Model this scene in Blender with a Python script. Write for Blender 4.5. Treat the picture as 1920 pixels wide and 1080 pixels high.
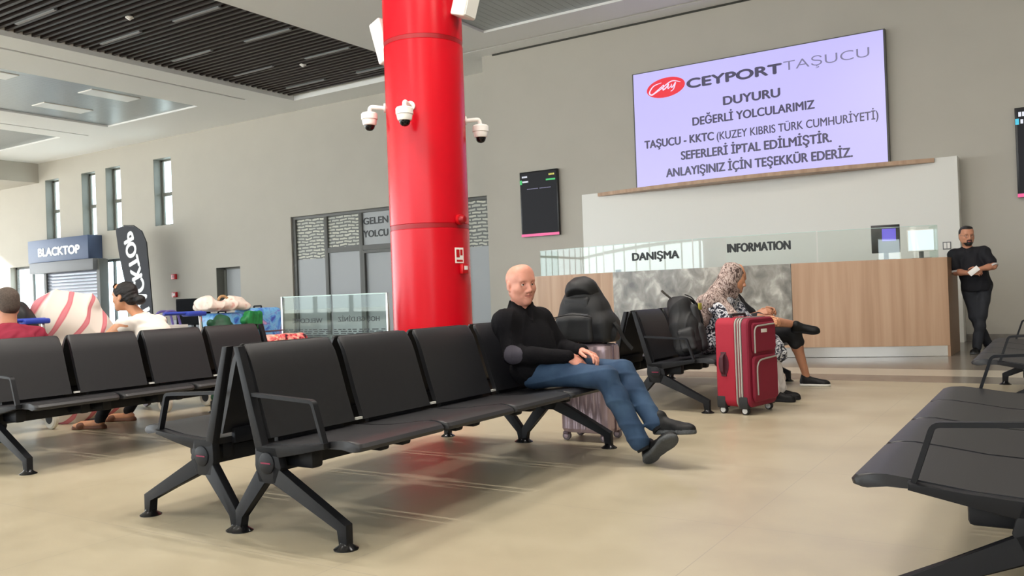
import bpy, bmesh, math, random
import numpy as np
from mathutils import Vector, Matrix

for _o in list(bpy.data.objects):
    bpy.data.objects.remove(_o, do_unlink=True)
SC = bpy.context.scene
COL = SC.collection
random.seed(7)
V = Vector

# ------------------------------------------------------------------ camera
cam_d = bpy.data.cameras.new('camera')
cam = bpy.data.objects.new('camera', cam_d)
COL.objects.link(cam)
SC.camera = cam
cam_d.sensor_width = 36.0
cam_d.lens = 36.0 * 1613.0 / 1920.0
cam_d.clip_start = 0.05
cam_d.clip_end = 400
YAW, PITCH, ROLL = -0.57005513, 0.00599507, -0.03651382
_f = V((math.sin(YAW) * math.cos(PITCH), math.cos(YAW) * math.cos(PITCH), math.sin(PITCH)))
_r = V((math.cos(YAW), -math.sin(YAW), 0))
_u = _r.cross(_f)
_r2 = _r * math.cos(ROLL) + _u * math.sin(ROLL)
_u2 = _u * math.cos(ROLL) - _r * math.sin(ROLL)
EYE = 1.03
_m = Matrix(((_r2.x, _u2.x, -_f.x, 0), (_r2.y, _u2.y, -_f.y, 0), (_r2.z, _u2.z, -_f.z, EYE), (0, 0, 0, 1)))
cam.matrix_world = _m

# ------------------------------------------------------------------ world, sun, exposure
SC.view_settings.view_transform = 'Standard'
SC.view_settings.look = 'None'
SC.view_settings.gamma = 1.0
SC.view_settings.use_curve_mapping = False
SC.view_settings.exposure = 0.2
W = bpy.data.worlds.new('daylight')
SC.world = W
W.use_nodes = True
_n = W.node_tree.nodes
_n.clear()
_bg = _n.new('ShaderNodeBackground')
_out = _n.new('ShaderNodeOutputWorld')
_bg.inputs['Color'].default_value = (0.88, 0.95, 1.0, 1)
_bg.inputs['Strength'].default_value = 6.0
W.node_tree.links.new(_bg.outputs[0], _out.inputs[0])


def add_sun(name, direction, strength, angle, color=(1, .95, .85)):
    l = bpy.data.lights.new(name, 'SUN')
    l.energy = strength
    l.angle = math.radians(angle)
    l.color = color
    o = bpy.data.objects.new(name, l)
    COL.objects.link(o)
    o.rotation_euler = V(direction).to_track_quat('-Z', 'Y').to_euler()
    o.location = (0, 0, 20)
    return o


def add_area(name, loc, direction, sx, sy, power, color=(1, 1, 1)):
    l = bpy.data.lights.new(name, 'AREA')
    l.shape = 'RECTANGLE'
    l.size = sx
    l.size_y = sy
    l.energy = power
    l.color = color
    o = bpy.data.objects.new(name, l)
    COL.objects.link(o)
    o.location = loc
    o.rotation_euler = (0, 0, 0) if abs(direction[2]) > .99 else V(direction).to_track_quat('-Z', 'Y').to_euler()
    return o


add_sun('sun', (0.86, 0.26, -0.43), 14, 2.0, (1, .98, .96))
for _nm, _loc, _dir, _sx, _sy in (('window_portal_west', (-37.6, 3.5, 3.0), (1, 0, 0), 27, 5.9), ('window_portal_south', (-24, -9.6, 3.2), (0, 1, 0), 27, 5.4), ('window_portal_clerestory', (0, -9.65, 4.6), (0, 1, 0), 19, 2.6)):  # the clerestory is an unseen opening added to let in more daylight
    add_area(_nm, _loc, _dir, _sx, _sy, 1).data.cycles.is_portal = True
# lit strip lamps over the benches, the last ones added to spread the light (their housings are built with the ceiling)
STRIPS = [(-3.3, 3.75), (-3.3, 4.75), (-6.0, 3.75), (-6.0, 4.75), (-3.3, 8.6), (-.9, 5.6), (-.9, -1.5), (-5.5, -1.0)]
for _x, _y in STRIPS:
    add_area('strip_lamp_light', (_x, _y, 6.105), (0, 0, -1), 1.25, .07, 84, (1, .94, .86))


# ------------------------------------------------------------------ helpers
def new_obj(name, data, parent=None):
    o = bpy.data.objects.new(name, data)
    COL.objects.link(o)
    if parent is not None:
        o.parent = parent
    return o


def smooth(me, angle=35):
    for p in me.polygons:
        p.use_smooth = True
    me.set_sharp_from_angle(angle=math.radians(angle))


def obj(name, bm, mat, parent=None, ang=35):
    me = bpy.data.meshes.new(name)
    bmesh.ops.recalc_face_normals(bm, faces=bm.faces)
    bm.to_mesh(me)
    bm.free()
    for m in (mat if isinstance(mat, (list, tuple)) else [mat]):
        me.materials.append(m)
    smooth(me, ang)
    return new_obj(name, me, parent)


def thing(name, label, cat, loc=(0, 0, 0), rotz=0, group=None):
    o = bpy.data.objects.new(name, None)
    COL.objects.link(o)
    o.location = loc
    o.rotation_euler = (0, 0, rotz)
    o.empty_display_size = 0.1
    o['label'] = label
    o['category'] = cat
    if group:
        o['group'] = group
    return o


def tag(o, label, cat, group=None):
    o['label'] = label
    o['category'] = cat
    if group:
        o['group'] = group
    return o


def struct(o):
    o['kind'] = 'structure'
    return o


def dup(root, loc, rotz, label, group=None):
    r = root.copy()
    COL.objects.link(r)
    r.location = loc
    r.rotation_euler = (0, 0, rotz)
    r['label'] = label
    if group:
        r['group'] = group
    for ch in list(root.children):
        c = ch.copy()
        COL.objects.link(c)
        c.parent = r
        for g in list(ch.children):
            d = g.copy()
            COL.objects.link(d)
            d.parent = c
    return r


def NB():
    return bmesh.new()


def bx(bm, lo, hi, bev=0, seg=2, M=None, mi=0):
    lo = V(lo); hi = V(hi)
    c = (lo + hi) / 2
    s = hi - lo
    r = bmesh.ops.create_cube(bm, size=1)
    vs = r['verts']
    for v in vs:
        v.co = V((v.co.x * s.x, v.co.y * s.y, v.co.z * s.z)) + c
    fs = {f for v in vs for f in v.link_faces}
    if bev > 0:
        es = {e for v in vs for e in v.link_edges}
        rb = bmesh.ops.bevel(bm, geom=list(es), offset=bev, segments=seg, affect='EDGES', profile=.5)
        vs = list(set(rb['verts']) | {v for v in vs if v.is_valid})
        fs = {f for v in vs for f in v.link_faces}
    for f in fs:
        f.material_index = mi
    if M is not None:
        for v in {v for f in fs for v in f.verts}:
            v.co = M @ v.co
    return list({v for f in fs for v in f.verts})


def ring_frame(d):
    d = d.normalized()
    a = V((0, 0, 1)) if abs(d.z) < .9 else V((1, 0, 0))
    x = d.cross(a).normalized()
    return x, d.cross(x)


def loft(bm, rings, cap=True, closed=True, mi=0):
    """rings: list of lists of Vector"""
    R = [[bm.verts.new(p) for p in ring] for ring in rings]
    n = len(R[0])
    for i in range(len(R) - 1):
        for j in range(n if closed else n - 1):
            k = (j + 1) % n
            f = bm.faces.new((R[i][j], R[i][k], R[i + 1][k], R[i + 1][j]))
            f.material_index = mi
    if cap:
        f = bm.faces.new(R[0][::-1]); f.material_index = mi
        f = bm.faces.new(R[-1]); f.material_index = mi
    return R


def tube(bm, pts, r, seg=8, cap=True, mi=0, sq=None):
    """tube along polyline; r float or list; sq=(a,b) makes a rectangular bar"""
    pts = [V(p) for p in pts]
    n = len(pts)
    rr = r if isinstance(r, (list, tuple)) else [r] * n
    rings = []
    x = None
    for i, p in enumerate(pts):
        if i == 0:
            d = pts[1] - pts[0]
        elif i == n - 1:
            d = pts[-1] - pts[-2]
        else:
            d = (pts[i] - pts[i - 1]).normalized() + (pts[i + 1] - pts[i]).normalized()
        d.normalize()
        if x is None:
            x, y = ring_frame(d)
        else:
            x = (x - d * x.dot(d)).normalized()
            y = d.cross(x)
        if sq:
            a, b = sq
            rings.append([p + x * sx * a * rr[i] + y * sy * b * rr[i] for sx, sy in ((-1, -1), (1, -1), (1, 1), (-1, 1))])
        else:
            rings.append([p + (x * math.cos(t) + y * math.sin(t)) * rr[i] for t in [2 * math.pi * k / seg for k in range(seg)]])
    loft(bm, rings, cap, True, mi)


def rounded(pts, rad, seg=4):
    """round the corners of an open polyline"""
    pts = [V(p) for p in pts]
    out = [pts[0]]
    for i in range(1, len(pts) - 1):
        a, b, c = pts[i - 1], pts[i], pts[i + 1]
        r = min(rad, (a - b).length * .45, (c - b).length * .45)
        p = b + (a - b).normalized() * r
        q = b + (c - b).normalized() * r
        for k in range(seg + 1):
            t = k / seg
            out.append(p * (1 - t) ** 2 + b * 2 * t * (1 - t) + q * t * t)
    out.append(pts[-1])
    return out


def lathe(bm, prof, seg=24, M=None, mi=0, cap=True):
    rings = []
    for r, z in prof:
        ring = [V((r * math.cos(2 * math.pi * k / seg), r * math.sin(2 * math.pi * k / seg), z)) for k in range(seg)]
        if M is not None:
            ring = [M @ p for p in ring]
        rings.append(ring)
    loft(bm, rings, cap, True, mi)


def extrude_poly(bm, poly, axis, a, b, mi=0, bev=0):
    """poly: list of 2D points; axis 'y': (x,z) extruded along y from a to b; 'z': (x,y); 'x': (y,z)"""
    def P(p, t):
        if axis == 'y':
            return V((p[0], t, p[1]))
        if axis == 'z':
            return V((p[0], p[1], t))
        return V((t, p[0], p[1]))
    A = [bm.verts.new(P(p, a)) for p in poly]
    B = [bm.verts.new(P(p, b)) for p in poly]
    n = len(poly)
    fs = [bm.faces.new(A[::-1]), bm.faces.new(B)]
    for i in range(n):
        fs.append(bm.faces.new((A[i], A[(i + 1) % n], B[(i + 1) % n], B[i])))
    for f in fs:
        f.material_index = mi
    if bev:
        es = list({e for f in fs[:2] for e in f.edges})
        bmesh.ops.bevel(bm, geom=es, offset=bev, segments=2, affect='EDGES', profile=.5)
    return A + B


def rot_to(d, up=(0, 0, 1)):
    """matrix whose z axis is d"""
    d = V(d).normalized()
    return d.to_track_quat('Z', 'Y').to_matrix().to_4x4()


# ------------------------------------------------------------------ materials
def srgb(r, g, b):
    def f(c):
        c /= 255
        return c / 12.92 if c <= .04045 else ((c + .055) / 1.055) ** 2.4
    return (f(r), f(g), f(b), 1)


def mat(name, col, rough=.5, metal=0, var=0.0, vscale=8, bump=0, bscale=60, spec=.5, emit=None, estr=0, coat=0, stretch=None, trans=0, ior=1.45, alpha=1):
    m = bpy.data.materials.new(name)
    m.use_nodes = True
    nt = m.node_tree
    p = nt.nodes['Principled BSDF']
    p.inputs['Base Color'].default_value = col
    p.inputs['Roughness'].default_value = rough
    p.inputs['Metallic'].default_value = metal
    p.inputs['Specular IOR Level'].default_value = spec
    p.inputs['Coat Weight'].default_value = coat
    p.inputs['Transmission Weight'].default_value = trans
    p.inputs['IOR'].default_value = ior
    p.inputs['Alpha'].default_value = alpha
    if emit is not None:
        p.inputs['Emission Color'].default_value = emit
        p.inputs['Emission Strength'].default_value = estr
    tc = nt.nodes.new('ShaderNodeTexCoord')
    vec = tc.outputs['Object']
    if stretch:
        mp = nt.nodes.new('ShaderNodeMapping')
        mp.inputs['Scale'].default_value = stretch
        nt.links.new(vec, mp.inputs['Vector'])
        vec = mp.outputs['Vector']
    if var > 0:
        nz = nt.nodes.new('ShaderNodeTexNoise')
        nz.inputs['Scale'].default_value = vscale
        nz.inputs['Detail'].default_value = 4
        nt.links.new(vec, nz.inputs['Vector'])
        rp = nt.nodes.new('ShaderNodeValToRGB')
        rp.color_ramp.elements[0].position = .3
        rp.color_ramp.elements[1].position = .7
        rp.color_ramp.elements[0].color = tuple(c * (1 - var) for c in col[:3]) + (1,)
        rp.color_ramp.elements[1].color = tuple(min(1, c * (1 + var)) for c in col[:3]) + (1,)
        nt.links.new(nz.outputs['Fac'], rp.inputs['Fac'])
        nt.links.new(rp.outputs['Color'], p.inputs['Base Color'])
    if bump > 0:
        nb = nt.nodes.new('ShaderNodeTexNoise')
        nb.inputs['Scale'].default_value = bscale
        nb.inputs['Detail'].default_value = 3
        nt.links.new(vec, nb.inputs['Vector'])
        b = nt.nodes.new('ShaderNodeBump')
        b.inputs['Strength'].default_value = bump
        b.inputs['Distance'].default_value = .01
        nt.links.new(nb.outputs['Fac'], b.inputs['Height'])
        nt.links.new(b.outputs['Normal'], p.inputs['Normal'])
    return m


def nodes_of(m):
    return m.node_tree, m.node_tree.nodes['Principled BSDF']


def ramp(nt, fac, stops):
    rp = nt.nodes.new('ShaderNodeValToRGB')
    e = rp.color_ramp.elements
    while len(e) < len(stops):
        e.new(.5)
    for i, (pos, c) in enumerate(stops):
        e[i].position = pos
        e[i].color = c
    nt.links.new(fac, rp.inputs['Fac'])
    return rp.outputs['Color']


def noise_color(m, stops, scale=5, detail=6, stretch=(1, 1, 1), dist=0.0, coord='Object'):
    nt, p = nodes_of(m)
    tc = nt.nodes.new('ShaderNodeTexCoord')
    mp = nt.nodes.new('ShaderNodeMapping')
    mp.inputs['Scale'].default_value = stretch
    nt.links.new(tc.outputs[coord], mp.inputs['Vector'])
    nz = nt.nodes.new('ShaderNodeTexNoise')
    nz.inputs['Scale'].default_value = scale
    nz.inputs['Detail'].default_value = detail
    nz.inputs['Distortion'].default_value = dist
    nt.links.new(mp.outputs['Vector'], nz.inputs['Vector'])
    c = ramp(nt, nz.outputs['Fac'], stops)
    nt.links.new(c, p.inputs['Base Color'])
    return c


def glass_mat(name, tint=(.92, .97, .95, 1), refl=.12):
    """thin pane: see-through with a mirror-like reflection"""
    m = bpy.data.materials.new(name)
    m.use_nodes = True
    nt = m.node_tree
    nt.nodes.clear()
    out = nt.nodes.new('ShaderNodeOutputMaterial')
    tr = nt.nodes.new('ShaderNodeBsdfTransparent')
    tr.inputs['Color'].default_value = tint
    gl = nt.nodes.new('ShaderNodeBsdfGlossy')
    gl.inputs['Roughness'].default_value = .02
    gl.inputs['Color'].default_value = (.95, 1, .98, 1)
    lw = nt.nodes.new('ShaderNodeLayerWeight')
    lw.inputs['Blend'].default_value = .5
    pw = nt.nodes.new('ShaderNodeMath')
    pw.operation = 'POWER'
    pw.inputs[1].default_value = 5.0
    ad = nt.nodes.new('ShaderNodeMath')
    ad.operation = 'MULTIPLY_ADD'
    ad.inputs[1].default_value = .8
    ad.inputs[2].default_value = refl * .5
    mx = nt.nodes.new('ShaderNodeMixShader')
    nt.links.new(lw.outputs['Facing'], pw.inputs[0])
    nt.links.new(pw.outputs[0], ad.inputs[0])
    nt.links.new(ad.outputs[0], mx.inputs['Fac'])
    nt.links.new(tr.outputs[0], mx.inputs[1])
    nt.links.new(gl.outputs[0], mx.inputs[2])
    nt.links.new(mx.outputs[0], out.inputs['Surface'])
    return m


def emit_mat(name, col, s):
    m = bpy.data.materials.new(name)
    m.use_nodes = True
    nt = m.node_tree
    p = nt.nodes['Principled BSDF']
    p.inputs['Base Color'].default_value = (.02, .02, .02, 1)
    p.inputs['Emission Color'].default_value = col
    p.inputs['Emission Strength'].default_value = s
    p.inputs['Roughness'].default_value = .3
    return m


M = {}
M['wall'] = mat('warm_grey_paint', srgb(183, 178, 167), .75, var=.02, vscale=1.5)
M['white_wall'] = mat('white_panel', srgb(232, 231, 225), .6)
M['ceil'] = mat('ceiling_paint', srgb(240, 240, 237), .8)
M['fascia'] = mat('ceiling_edge_grey', srgb(140, 134, 132), .7)
M['slat'] = mat('dark_wood_slat', srgb(54, 46, 45), .45, var=.15, vscale=4)
M['void'] = mat('ceiling_void_black', srgb(16, 14, 14), .9)
M['grille'] = mat('ceiling_metal', srgb(160, 165, 167), .32, .7)
M['panel_white'] = mat('opal_panel', srgb(240, 242, 242), .3)
M['strip_grey'] = mat('strip_diffuser_grey', srgb(150, 146, 146), .5)
M['slot'] = mat('slot_black', srgb(60, 60, 54), .8)
M['white_pl'] = mat('white_plastic', srgb(238, 234, 228), .35)
M['dome_black'] = mat('dome_black', srgb(16, 16, 18), .08)
M['red_col'] = mat('red_column_paint', srgb(198, 6, 28), .27, spec=.38)
M['red_dark'] = mat('red_column_joint', srgb(150, 4, 18), .4)
M['red_pl'] = mat('red_plastic', srgb(190, 12, 22), .3)
M['black_seat'] = mat('black_seat_pu', srgb(34, 34, 37), .42, var=.06, vscale=30, bump=.06, bscale=400)
M['black_metal'] = mat('black_powder_coat', srgb(23, 24, 28), .5, spec=.3)
M['pad_metal'] = mat('foot_pad_metal', srgb(40, 40, 42), .22, .6)
M['magenta'] = mat('magenta_mark', srgb(128, 20, 58), .5)
M['white_tag'] = mat('white_tag', srgb(232, 230, 224), .5)
M['kick'] = mat('kick_plate_steel', srgb(206, 204, 200), .2, .55)
M['steel'] = mat('brushed_steel', srgb(200, 200, 198), .22, 1.0, stretch=(1, 1, 30), bump=.05, bscale=20)
M['chrome'] = mat('chrome', srgb(210, 210, 212), .12, 1.0)
M['dark_frame'] = mat('anthracite_frame', srgb(92, 92, 88), .5)
M['black_pl'] = mat('black_plastic', srgb(20, 20, 22), .35)
M['dark_text'] = mat('dark_lettering', srgb(38, 42, 44), .5)
M['white_text'] = mat('white_lettering', srgb(240, 242, 245), .5)
M['glass'] = glass_mat('clear_glass', (.95, .975, .965, 1), .075)
M['glass_green'] = glass_mat('green_tinted_glass', (.86, .92, .895, 1), .05)
M['glass_win'] = glass_mat('window_glass', (.8, .86, .88, 1), .1)
M['glass_edge'] = mat('glass_edge', srgb(190, 215, 208), .15, spec=.6)
M['frost'] = mat('frosted_glass', srgb(154, 157, 158), .35)
M['mount'] = mat('grey_plastic', srgb(120, 120, 120), .5)

m = M['wood'] = mat('oak_laminate', srgb(190, 152, 120), .42)
noise_color(m, [(.25, srgb(166, 131, 103)), (.5, srgb(182, 148, 120)), (.8, srgb(195, 163, 135))], 3.5, 5, (3.2, 3.2, .12), .4)
m = M['marble'] = mat('grey_marble', srgb(150, 148, 142), .25)
noise_color(m, [(.28, srgb(98, 96, 92)), (.45, srgb(136, 133, 126)), (.55, srgb(156, 153, 145)), (.70, srgb(206, 203, 195))], 5.5, 14, (1, 1, .8), .5)

# floor tiles with thin joints
m = M['floor'] = mat('beige_floor_tile', srgb(196, 184, 160), .2, spec=.5)
nt, p = nodes_of(m)
tc = nt.nodes.new('ShaderNodeTexCoord')
nz = nt.nodes.new('ShaderNodeTexNoise'); nz.inputs['Scale'].default_value = 1.3; nz.inputs['Detail'].default_value = 9; nz.inputs['Roughness'].default_value = .62
nt.links.new(tc.outputs['Object'], nz.inputs['Vector'])
cA = ramp(nt, nz.outputs['Fac'], [(.25, srgb(160, 149, 126)), (.5, srgb(174, 163, 139)), (.75, srgb(184, 174, 151))])
br = nt.nodes.new('ShaderNodeTexBrick')
br.offset = 0.0
br.inputs['Scale'].default_value = 1.0
br.inputs['Mortar Size'].default_value = .0025
br.inputs['Mortar Smooth'].default_value = .3
br.inputs['Brick Width'].default_value = 1.2
br.inputs['Row Height'].default_value = 1.2
br.inputs['Mortar'].default_value = srgb(158, 148, 130)
nt.links.new(tc.outputs['Object'], br.inputs['Vector'])
nt.links.new(cA, br.inputs['Color1'])
nt.links.new(cA, br.inputs['Color2'])
nt.links.new(br.outputs['Color'], p.inputs['Base Color'])
rg = ramp(nt, nz.outputs['Fac'], [(.3, (.28, .28, .28, 1)), (.7, (.38, .38, .38, 1))])
nt.links.new(rg, p.inputs['Roughness'])
m = M['granite'] = mat('grey_floor_band', srgb(124, 117, 108), .22)
noise_color(m, [(.3, srgb(112, 105, 97)), (.7, srgb(134, 127, 117))], 9, 6)
m = M['granite_light'] = mat('light_floor_band', srgb(196, 187, 170), .22)

# frosted glass with a dash pattern
m = M['pattern'] = mat('patterned_film', srgb(150, 150, 140), .35)
nt, p = nodes_of(m)
tc = nt.nodes.new('ShaderNodeTexCoord')
br = nt.nodes.new('ShaderNodeTexBrick')
br.inputs['Scale'].default_value = 1
br.inputs['Mortar Size'].default_value = .018
br.inputs['Brick Width'].default_value = .26
br.inputs['Row Height'].default_value = .075
br.inputs['Color1'].default_value = srgb(196, 194, 176)
br.inputs['Color2'].default_value = srgb(170, 170, 158)
br.inputs['Mortar'].default_value = srgb(78, 80, 74)
mp = nt.nodes.new('ShaderNodeMapping')
mp.inputs['Rotation'].default_value = (math.pi / 2, 0, 0)
nz = nt.nodes.new('ShaderNodeTexNoise'); nz.inputs['Scale'].default_value = 3.5
mxv = nt.nodes.new('ShaderNodeMix'); mxv.data_type = 'VECTOR'; mxv.inputs[0].default_value = .09
nt.links.new(tc.outputs['Object'], nz.inputs['Vector'])
nt.links.new(tc.outputs['Object'], mxv.inputs[4])
nt.links.new(nz.outputs['Color'], mxv.inputs[5])
nt.links.new(mxv.outputs[1], mp.inputs['Vector'])
nt.links.new(mp.outputs['Vector'], br.inputs['Vector'])
nt.links.new(br.outputs['Color'], p.inputs['Base Color'])
# ------------------------------------------------------------------ floor, ceiling, walls
CZ = 6.2
bm = NB()
def quad_slab(x0, x1, y0, y1, z0, z1, mi):
    bx(bm, (x0, y0, z0), (x1, y1, z1), mi=mi)
for y0, y1, mi in ((-10, 9.35, 0), (9.35, 9.97, 1), (9.97, 10.68, 2), (10.68, 17, 1)):
    quad_slab(-38, 10, y0, y1, -.2, 0, mi)
struct(obj('floor', bm, [M['floor'], M['granite'], M['granite_light']]))

def grid_holes(bm, u0, u1, v0, v1, holes, put):
    us = sorted({u0, u1} | {h[0] for h in holes} | {h[1] for h in holes})
    vs = sorted({v0, v1} | {h[2] for h in holes} | {h[3] for h in holes})
    for a, b in zip(us[:-1], us[1:]):
        run = None
        for c, d in zip(vs[:-1], vs[1:]):
            mu, mv = (a + b) / 2, (c + d) / 2
            hole = any(h[0] < mu < h[1] and h[2] < mv < h[3] for h in holes)
            if hole:
                if run: put(a, b, *run)
                run = None
            else:
                run = (run[0], d) if run else (c, d)
        if run: put(a, b, *run)

SLAT = (-16.55, -12.0, 3.0, 15.72)
G1 = (-22.85, -18.85, 1.0, 14.55)
G2 = (-29.0, -25.2, 1.0, 14.5)
GR = (-9.5, -1.0, 3.0, 14.12)
bm = NB()
holes = [SLAT, G1, G2, GR, (-17.42, -17.33, 1.5, 14.87), (-24.43, -24.34, 1.5, 14.9), (-10.75, -1.0, 14.97, 15.05)]
grid_holes(bm, -38, 10, -10, 17, holes, lambda a, b, c, d: bx(bm, (a, c, CZ), (b, d, CZ + .35)))
bx(bm, (-38, -10, CZ + .35), (10, 17, CZ + .5))
ceiling = struct(obj('ceiling', bm, M['ceil']))
bm = NB()
bx(bm, (SLAT[0], SLAT[2], CZ + .30), (SLAT[1], SLAT[3], CZ + .34))
for h in holes[4:]:
    bx(bm, (h[0], h[2], CZ + .03), (h[1], h[3], CZ + .1))
obj('recess_backing', bm, M['void'], ceiling)
bm = NB()
y = SLAT[2] + .03
while y < SLAT[3] - .08:
    bx(bm, (SLAT[0], y, CZ + .10), (SLAT[1], y + .062, CZ + .21))
    y += .1664
o = obj('slat_panel', bm, M['slat'], ceiling)
for h in (G1, G2, GR):
    bm = NB()
    bx(bm, (h[0], h[2], CZ + .06), (h[1], h[3], CZ + .09))
    x = h[0] + .02
    while x < h[1]:
        bx(bm, (x, h[2], CZ + .045), (min(x + .145, h[1]), h[3], CZ + .065))
        x += .15
    obj('metal_panel', bm, M['grille'], ceiling)

# walls
WR, WL = 15.5, 16.6
bm = NB()
bx(bm, (-10.5, WR, 0), (10, WR + .3, CZ))
bx(bm, (-10.5, WR, 0), (-10.2, WL + .3, CZ))
struct(obj('wall_right', bm, M['wall']))
wins = [(-29.9, -29.04, 3.5, 5.57), (-27.68, -26.88, 3.46, 5.58), (-26.3, -25.48, 3.55, 5.61), (-23.75, -22.88, 3.52, 5.6), (-20.94, -19.89, .9, 2.09)]
part = (-17.76, -11.0, 0.0, 3.33)
entr = (-32.4, -25.35, 0.0, 2.63)
bm = NB()
grid_holes(bm, -38, -10.5, 0, CZ, wins + [part, entr], lambda a, b, c, d: bx(bm, (a, WL, c), (b, WL + .33, d)))
struct(obj('wall_left', bm, M['wall']))
bm = NB()
bx(bm, (10, -10, 0), (10.3, 17, CZ))
struct(obj('wall_east', bm, M['wall']))
bm = NB()
bx(bm, (-1.33, WR - .03, 0), (10, WR, .11))
struct(obj('baseboard_right', bm, M['granite']))
bm = NB()
bx(bm, (-10.22, WR - .02, CZ - .035), (10, WR, CZ))
struct(obj('trim_1', bm, M['slot']))  # dark strip standing in for the shadow gap along the wall top
bm = NB()
bx(bm, (-38, 3, 5.52), (-30.3, WL, CZ))
struct(obj('trim_2', bm, M['wall']))
# west facade mullions and south facade mullions (glass walls of the hall)
bm = NB()
y = -9.5
while y < 17:
    bx(bm, (-37.9, y, 0), (-37.7, y + .12, CZ)); y += 1.6
bx(bm, (-37.9, -10, 2.9), (-37.7, 17, 3.02))
struct(obj('wall_west', bm, M['dark_frame']))
bm = NB()
x = -37.5
while x < -10:
    bx(bm, (x, -9.9, .4), (x + .12, -9.7, CZ)); x += 2.5
bx(bm, (-38, -9.9, 2.9), (-10, -9.7, 3.05))
bx(bm, (-38, -9.9, 0), (-10, -9.7, .4))
struct(obj('trim_4', bm, M['dark_frame']))
bm = NB()
grid_holes(bm, -10, 10, 0, CZ, [(6.5, 9.0, .9, 2.6), (-9.5, 9.5, 3.4, 5.9)], lambda a, b, c, d: bx(bm, (a, -10, c), (b, -9.7, d)))  # wide high opening added to brighten the right wall
for x in (-6, -2.5, 1, 4.5):
    bx(bm, (x, -9.95, 3.4), (x + .15, -9.75, 5.9))
struct(obj('wall_south', bm, M['wall']))
for i, (x, y) in enumerate(STRIPS):
    bm = NB(); bx(bm, (x - .68, y - .06, 6.115), (x + .68, y + .06, CZ), .004)
    struct(obj('trim_%d' % (10 + i), bm, M['white_pl']))
bm = NB()
bx(bm, (-90, -70, -.3), (60, 90, -.21))
g = mat('paving_outside', srgb(226, 224, 216), .8, var=.06)
struct(obj('trim_3', bm, g))['label'] = 'pale paving outside the hall'

M['reveal'] = mat('window_aluminium', srgb(118, 118, 110), .5)
# windows of the left wall
for i, (x0, x1, z0, z1) in enumerate(wins):
    bm = NB()
    t = .055
    yy0, yy1 = WL + .27, WL + .325
    bx(bm, (x0, yy0, z0), (x0 + t + .04, yy1, z1)); bx(bm, (x0, WL + .004, z0), (x0 + .008, yy0, z1)); bx(bm, (x0, WL + .004, z1 - .008), (x1, yy0, z1)); bx(bm, (x1 - t, yy0, z0), (x1, yy1, z1))
    bx(bm, (x0, yy0, z0), (x1, yy1, z0 + t)); bx(bm, (x0, yy0, z1 - t), (x1, yy1, z1))
    if i < 4:
        zm = z0 + .48 * (z1 - z0)
        bx(bm, (x0, yy0 - .01, zm - .06), (x1, yy1, zm + .05))
    w = struct(obj('window_%d' % (i + 1), bm, M['reveal']))
    bm = NB()
    bx(bm, (x0 + t, WL + .3, z0 + t), (x1 - t, WL + .31, z1 - t))
    obj('pane', bm, M['glass_win'] if i < 4 else M['frost'], w)

# entrance behind the kiosk: glazed doors
bm = NB()
for x in (-32.4, -31.3, -30.45, -26.35, -25.42):
    bx(bm, (x, WL + .2, 0), (x + .07, WL + .28, 2.63))
bx(bm, (-32.4, WL + .2, 2.55), (-25.35, WL + .28, 2.63))
d = struct(obj('door_1', bm, M['dark_frame']))
bm = NB()
bx(bm, (-32.3, WL + .235, .02), (-25.4, WL + .245, 2.55))
obj('pane', bm, M['glass_win'], d)

# glazed partition with arrivals doors
bm = NB()
y0, y1 = WL + .05, WL + .17
fr = lambda a, b, c, d: bx(bm, (a, y0, c), (b, y1, d), .006)
fr(-17.76, -11.0, 3.25, 3.33)
for x in (-17.76, -16.57, -15.33, -11.06):
    fr(x, x + .12, 0, 3.26)
fr(-14.0, -13.9, 0, 3.26); fr(-12.0, -11.88, 0, 3.26)
bx(bm, (-16.45, y0 + .004, 2.28), (-12.0, y1 - .004, 2.41))
bx(bm, (-17.64, y0 + .004, 0), (-11.06, y1 - .004, .1))
pt = struct(obj('door_2', bm, M['dark_frame']))
bm = NB()
yp0, yp1 = WL + .1, WL + .12
for a, b, c, d in ((-17.66, -16.57, .1, 2.15), (-16.47, -15.33, .1, 2.28), (-15.21, -12, 2.41, 3.25), (-15.21, -14.0, .1, 2.28), (-13.9, -12.0, .1, 2.28), (-11.9, -11.05, .1, 2.16)):
    bx(bm, (a, yp0, c), (b, yp1, d))
obj('frosted_pane', bm, M['frost'], pt)
bm = NB()
for a, b, c, d in ((-17.66, -16.57, 2.15, 3.25), (-16.47, -15.33, 2.41, 3.25), (-11.9, -11.05, 2.16, 3.25)):
    bx(bm, (a, yp0, c), (b, yp1, d))
obj('patterned_pane', bm, M['pattern'], pt)
bm = NB()
for a in (-15.21, -14.1):
    bx(bm, (a, WL + .02, 0), (a + .07, WL + .12, 2.2))
bx(bm, (-15.21, WL + .02, 2.2), (-14.0, WL + .12, 2.27))
obj('door_leaf_frame', bm, M['dark_frame'], pt)

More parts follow.
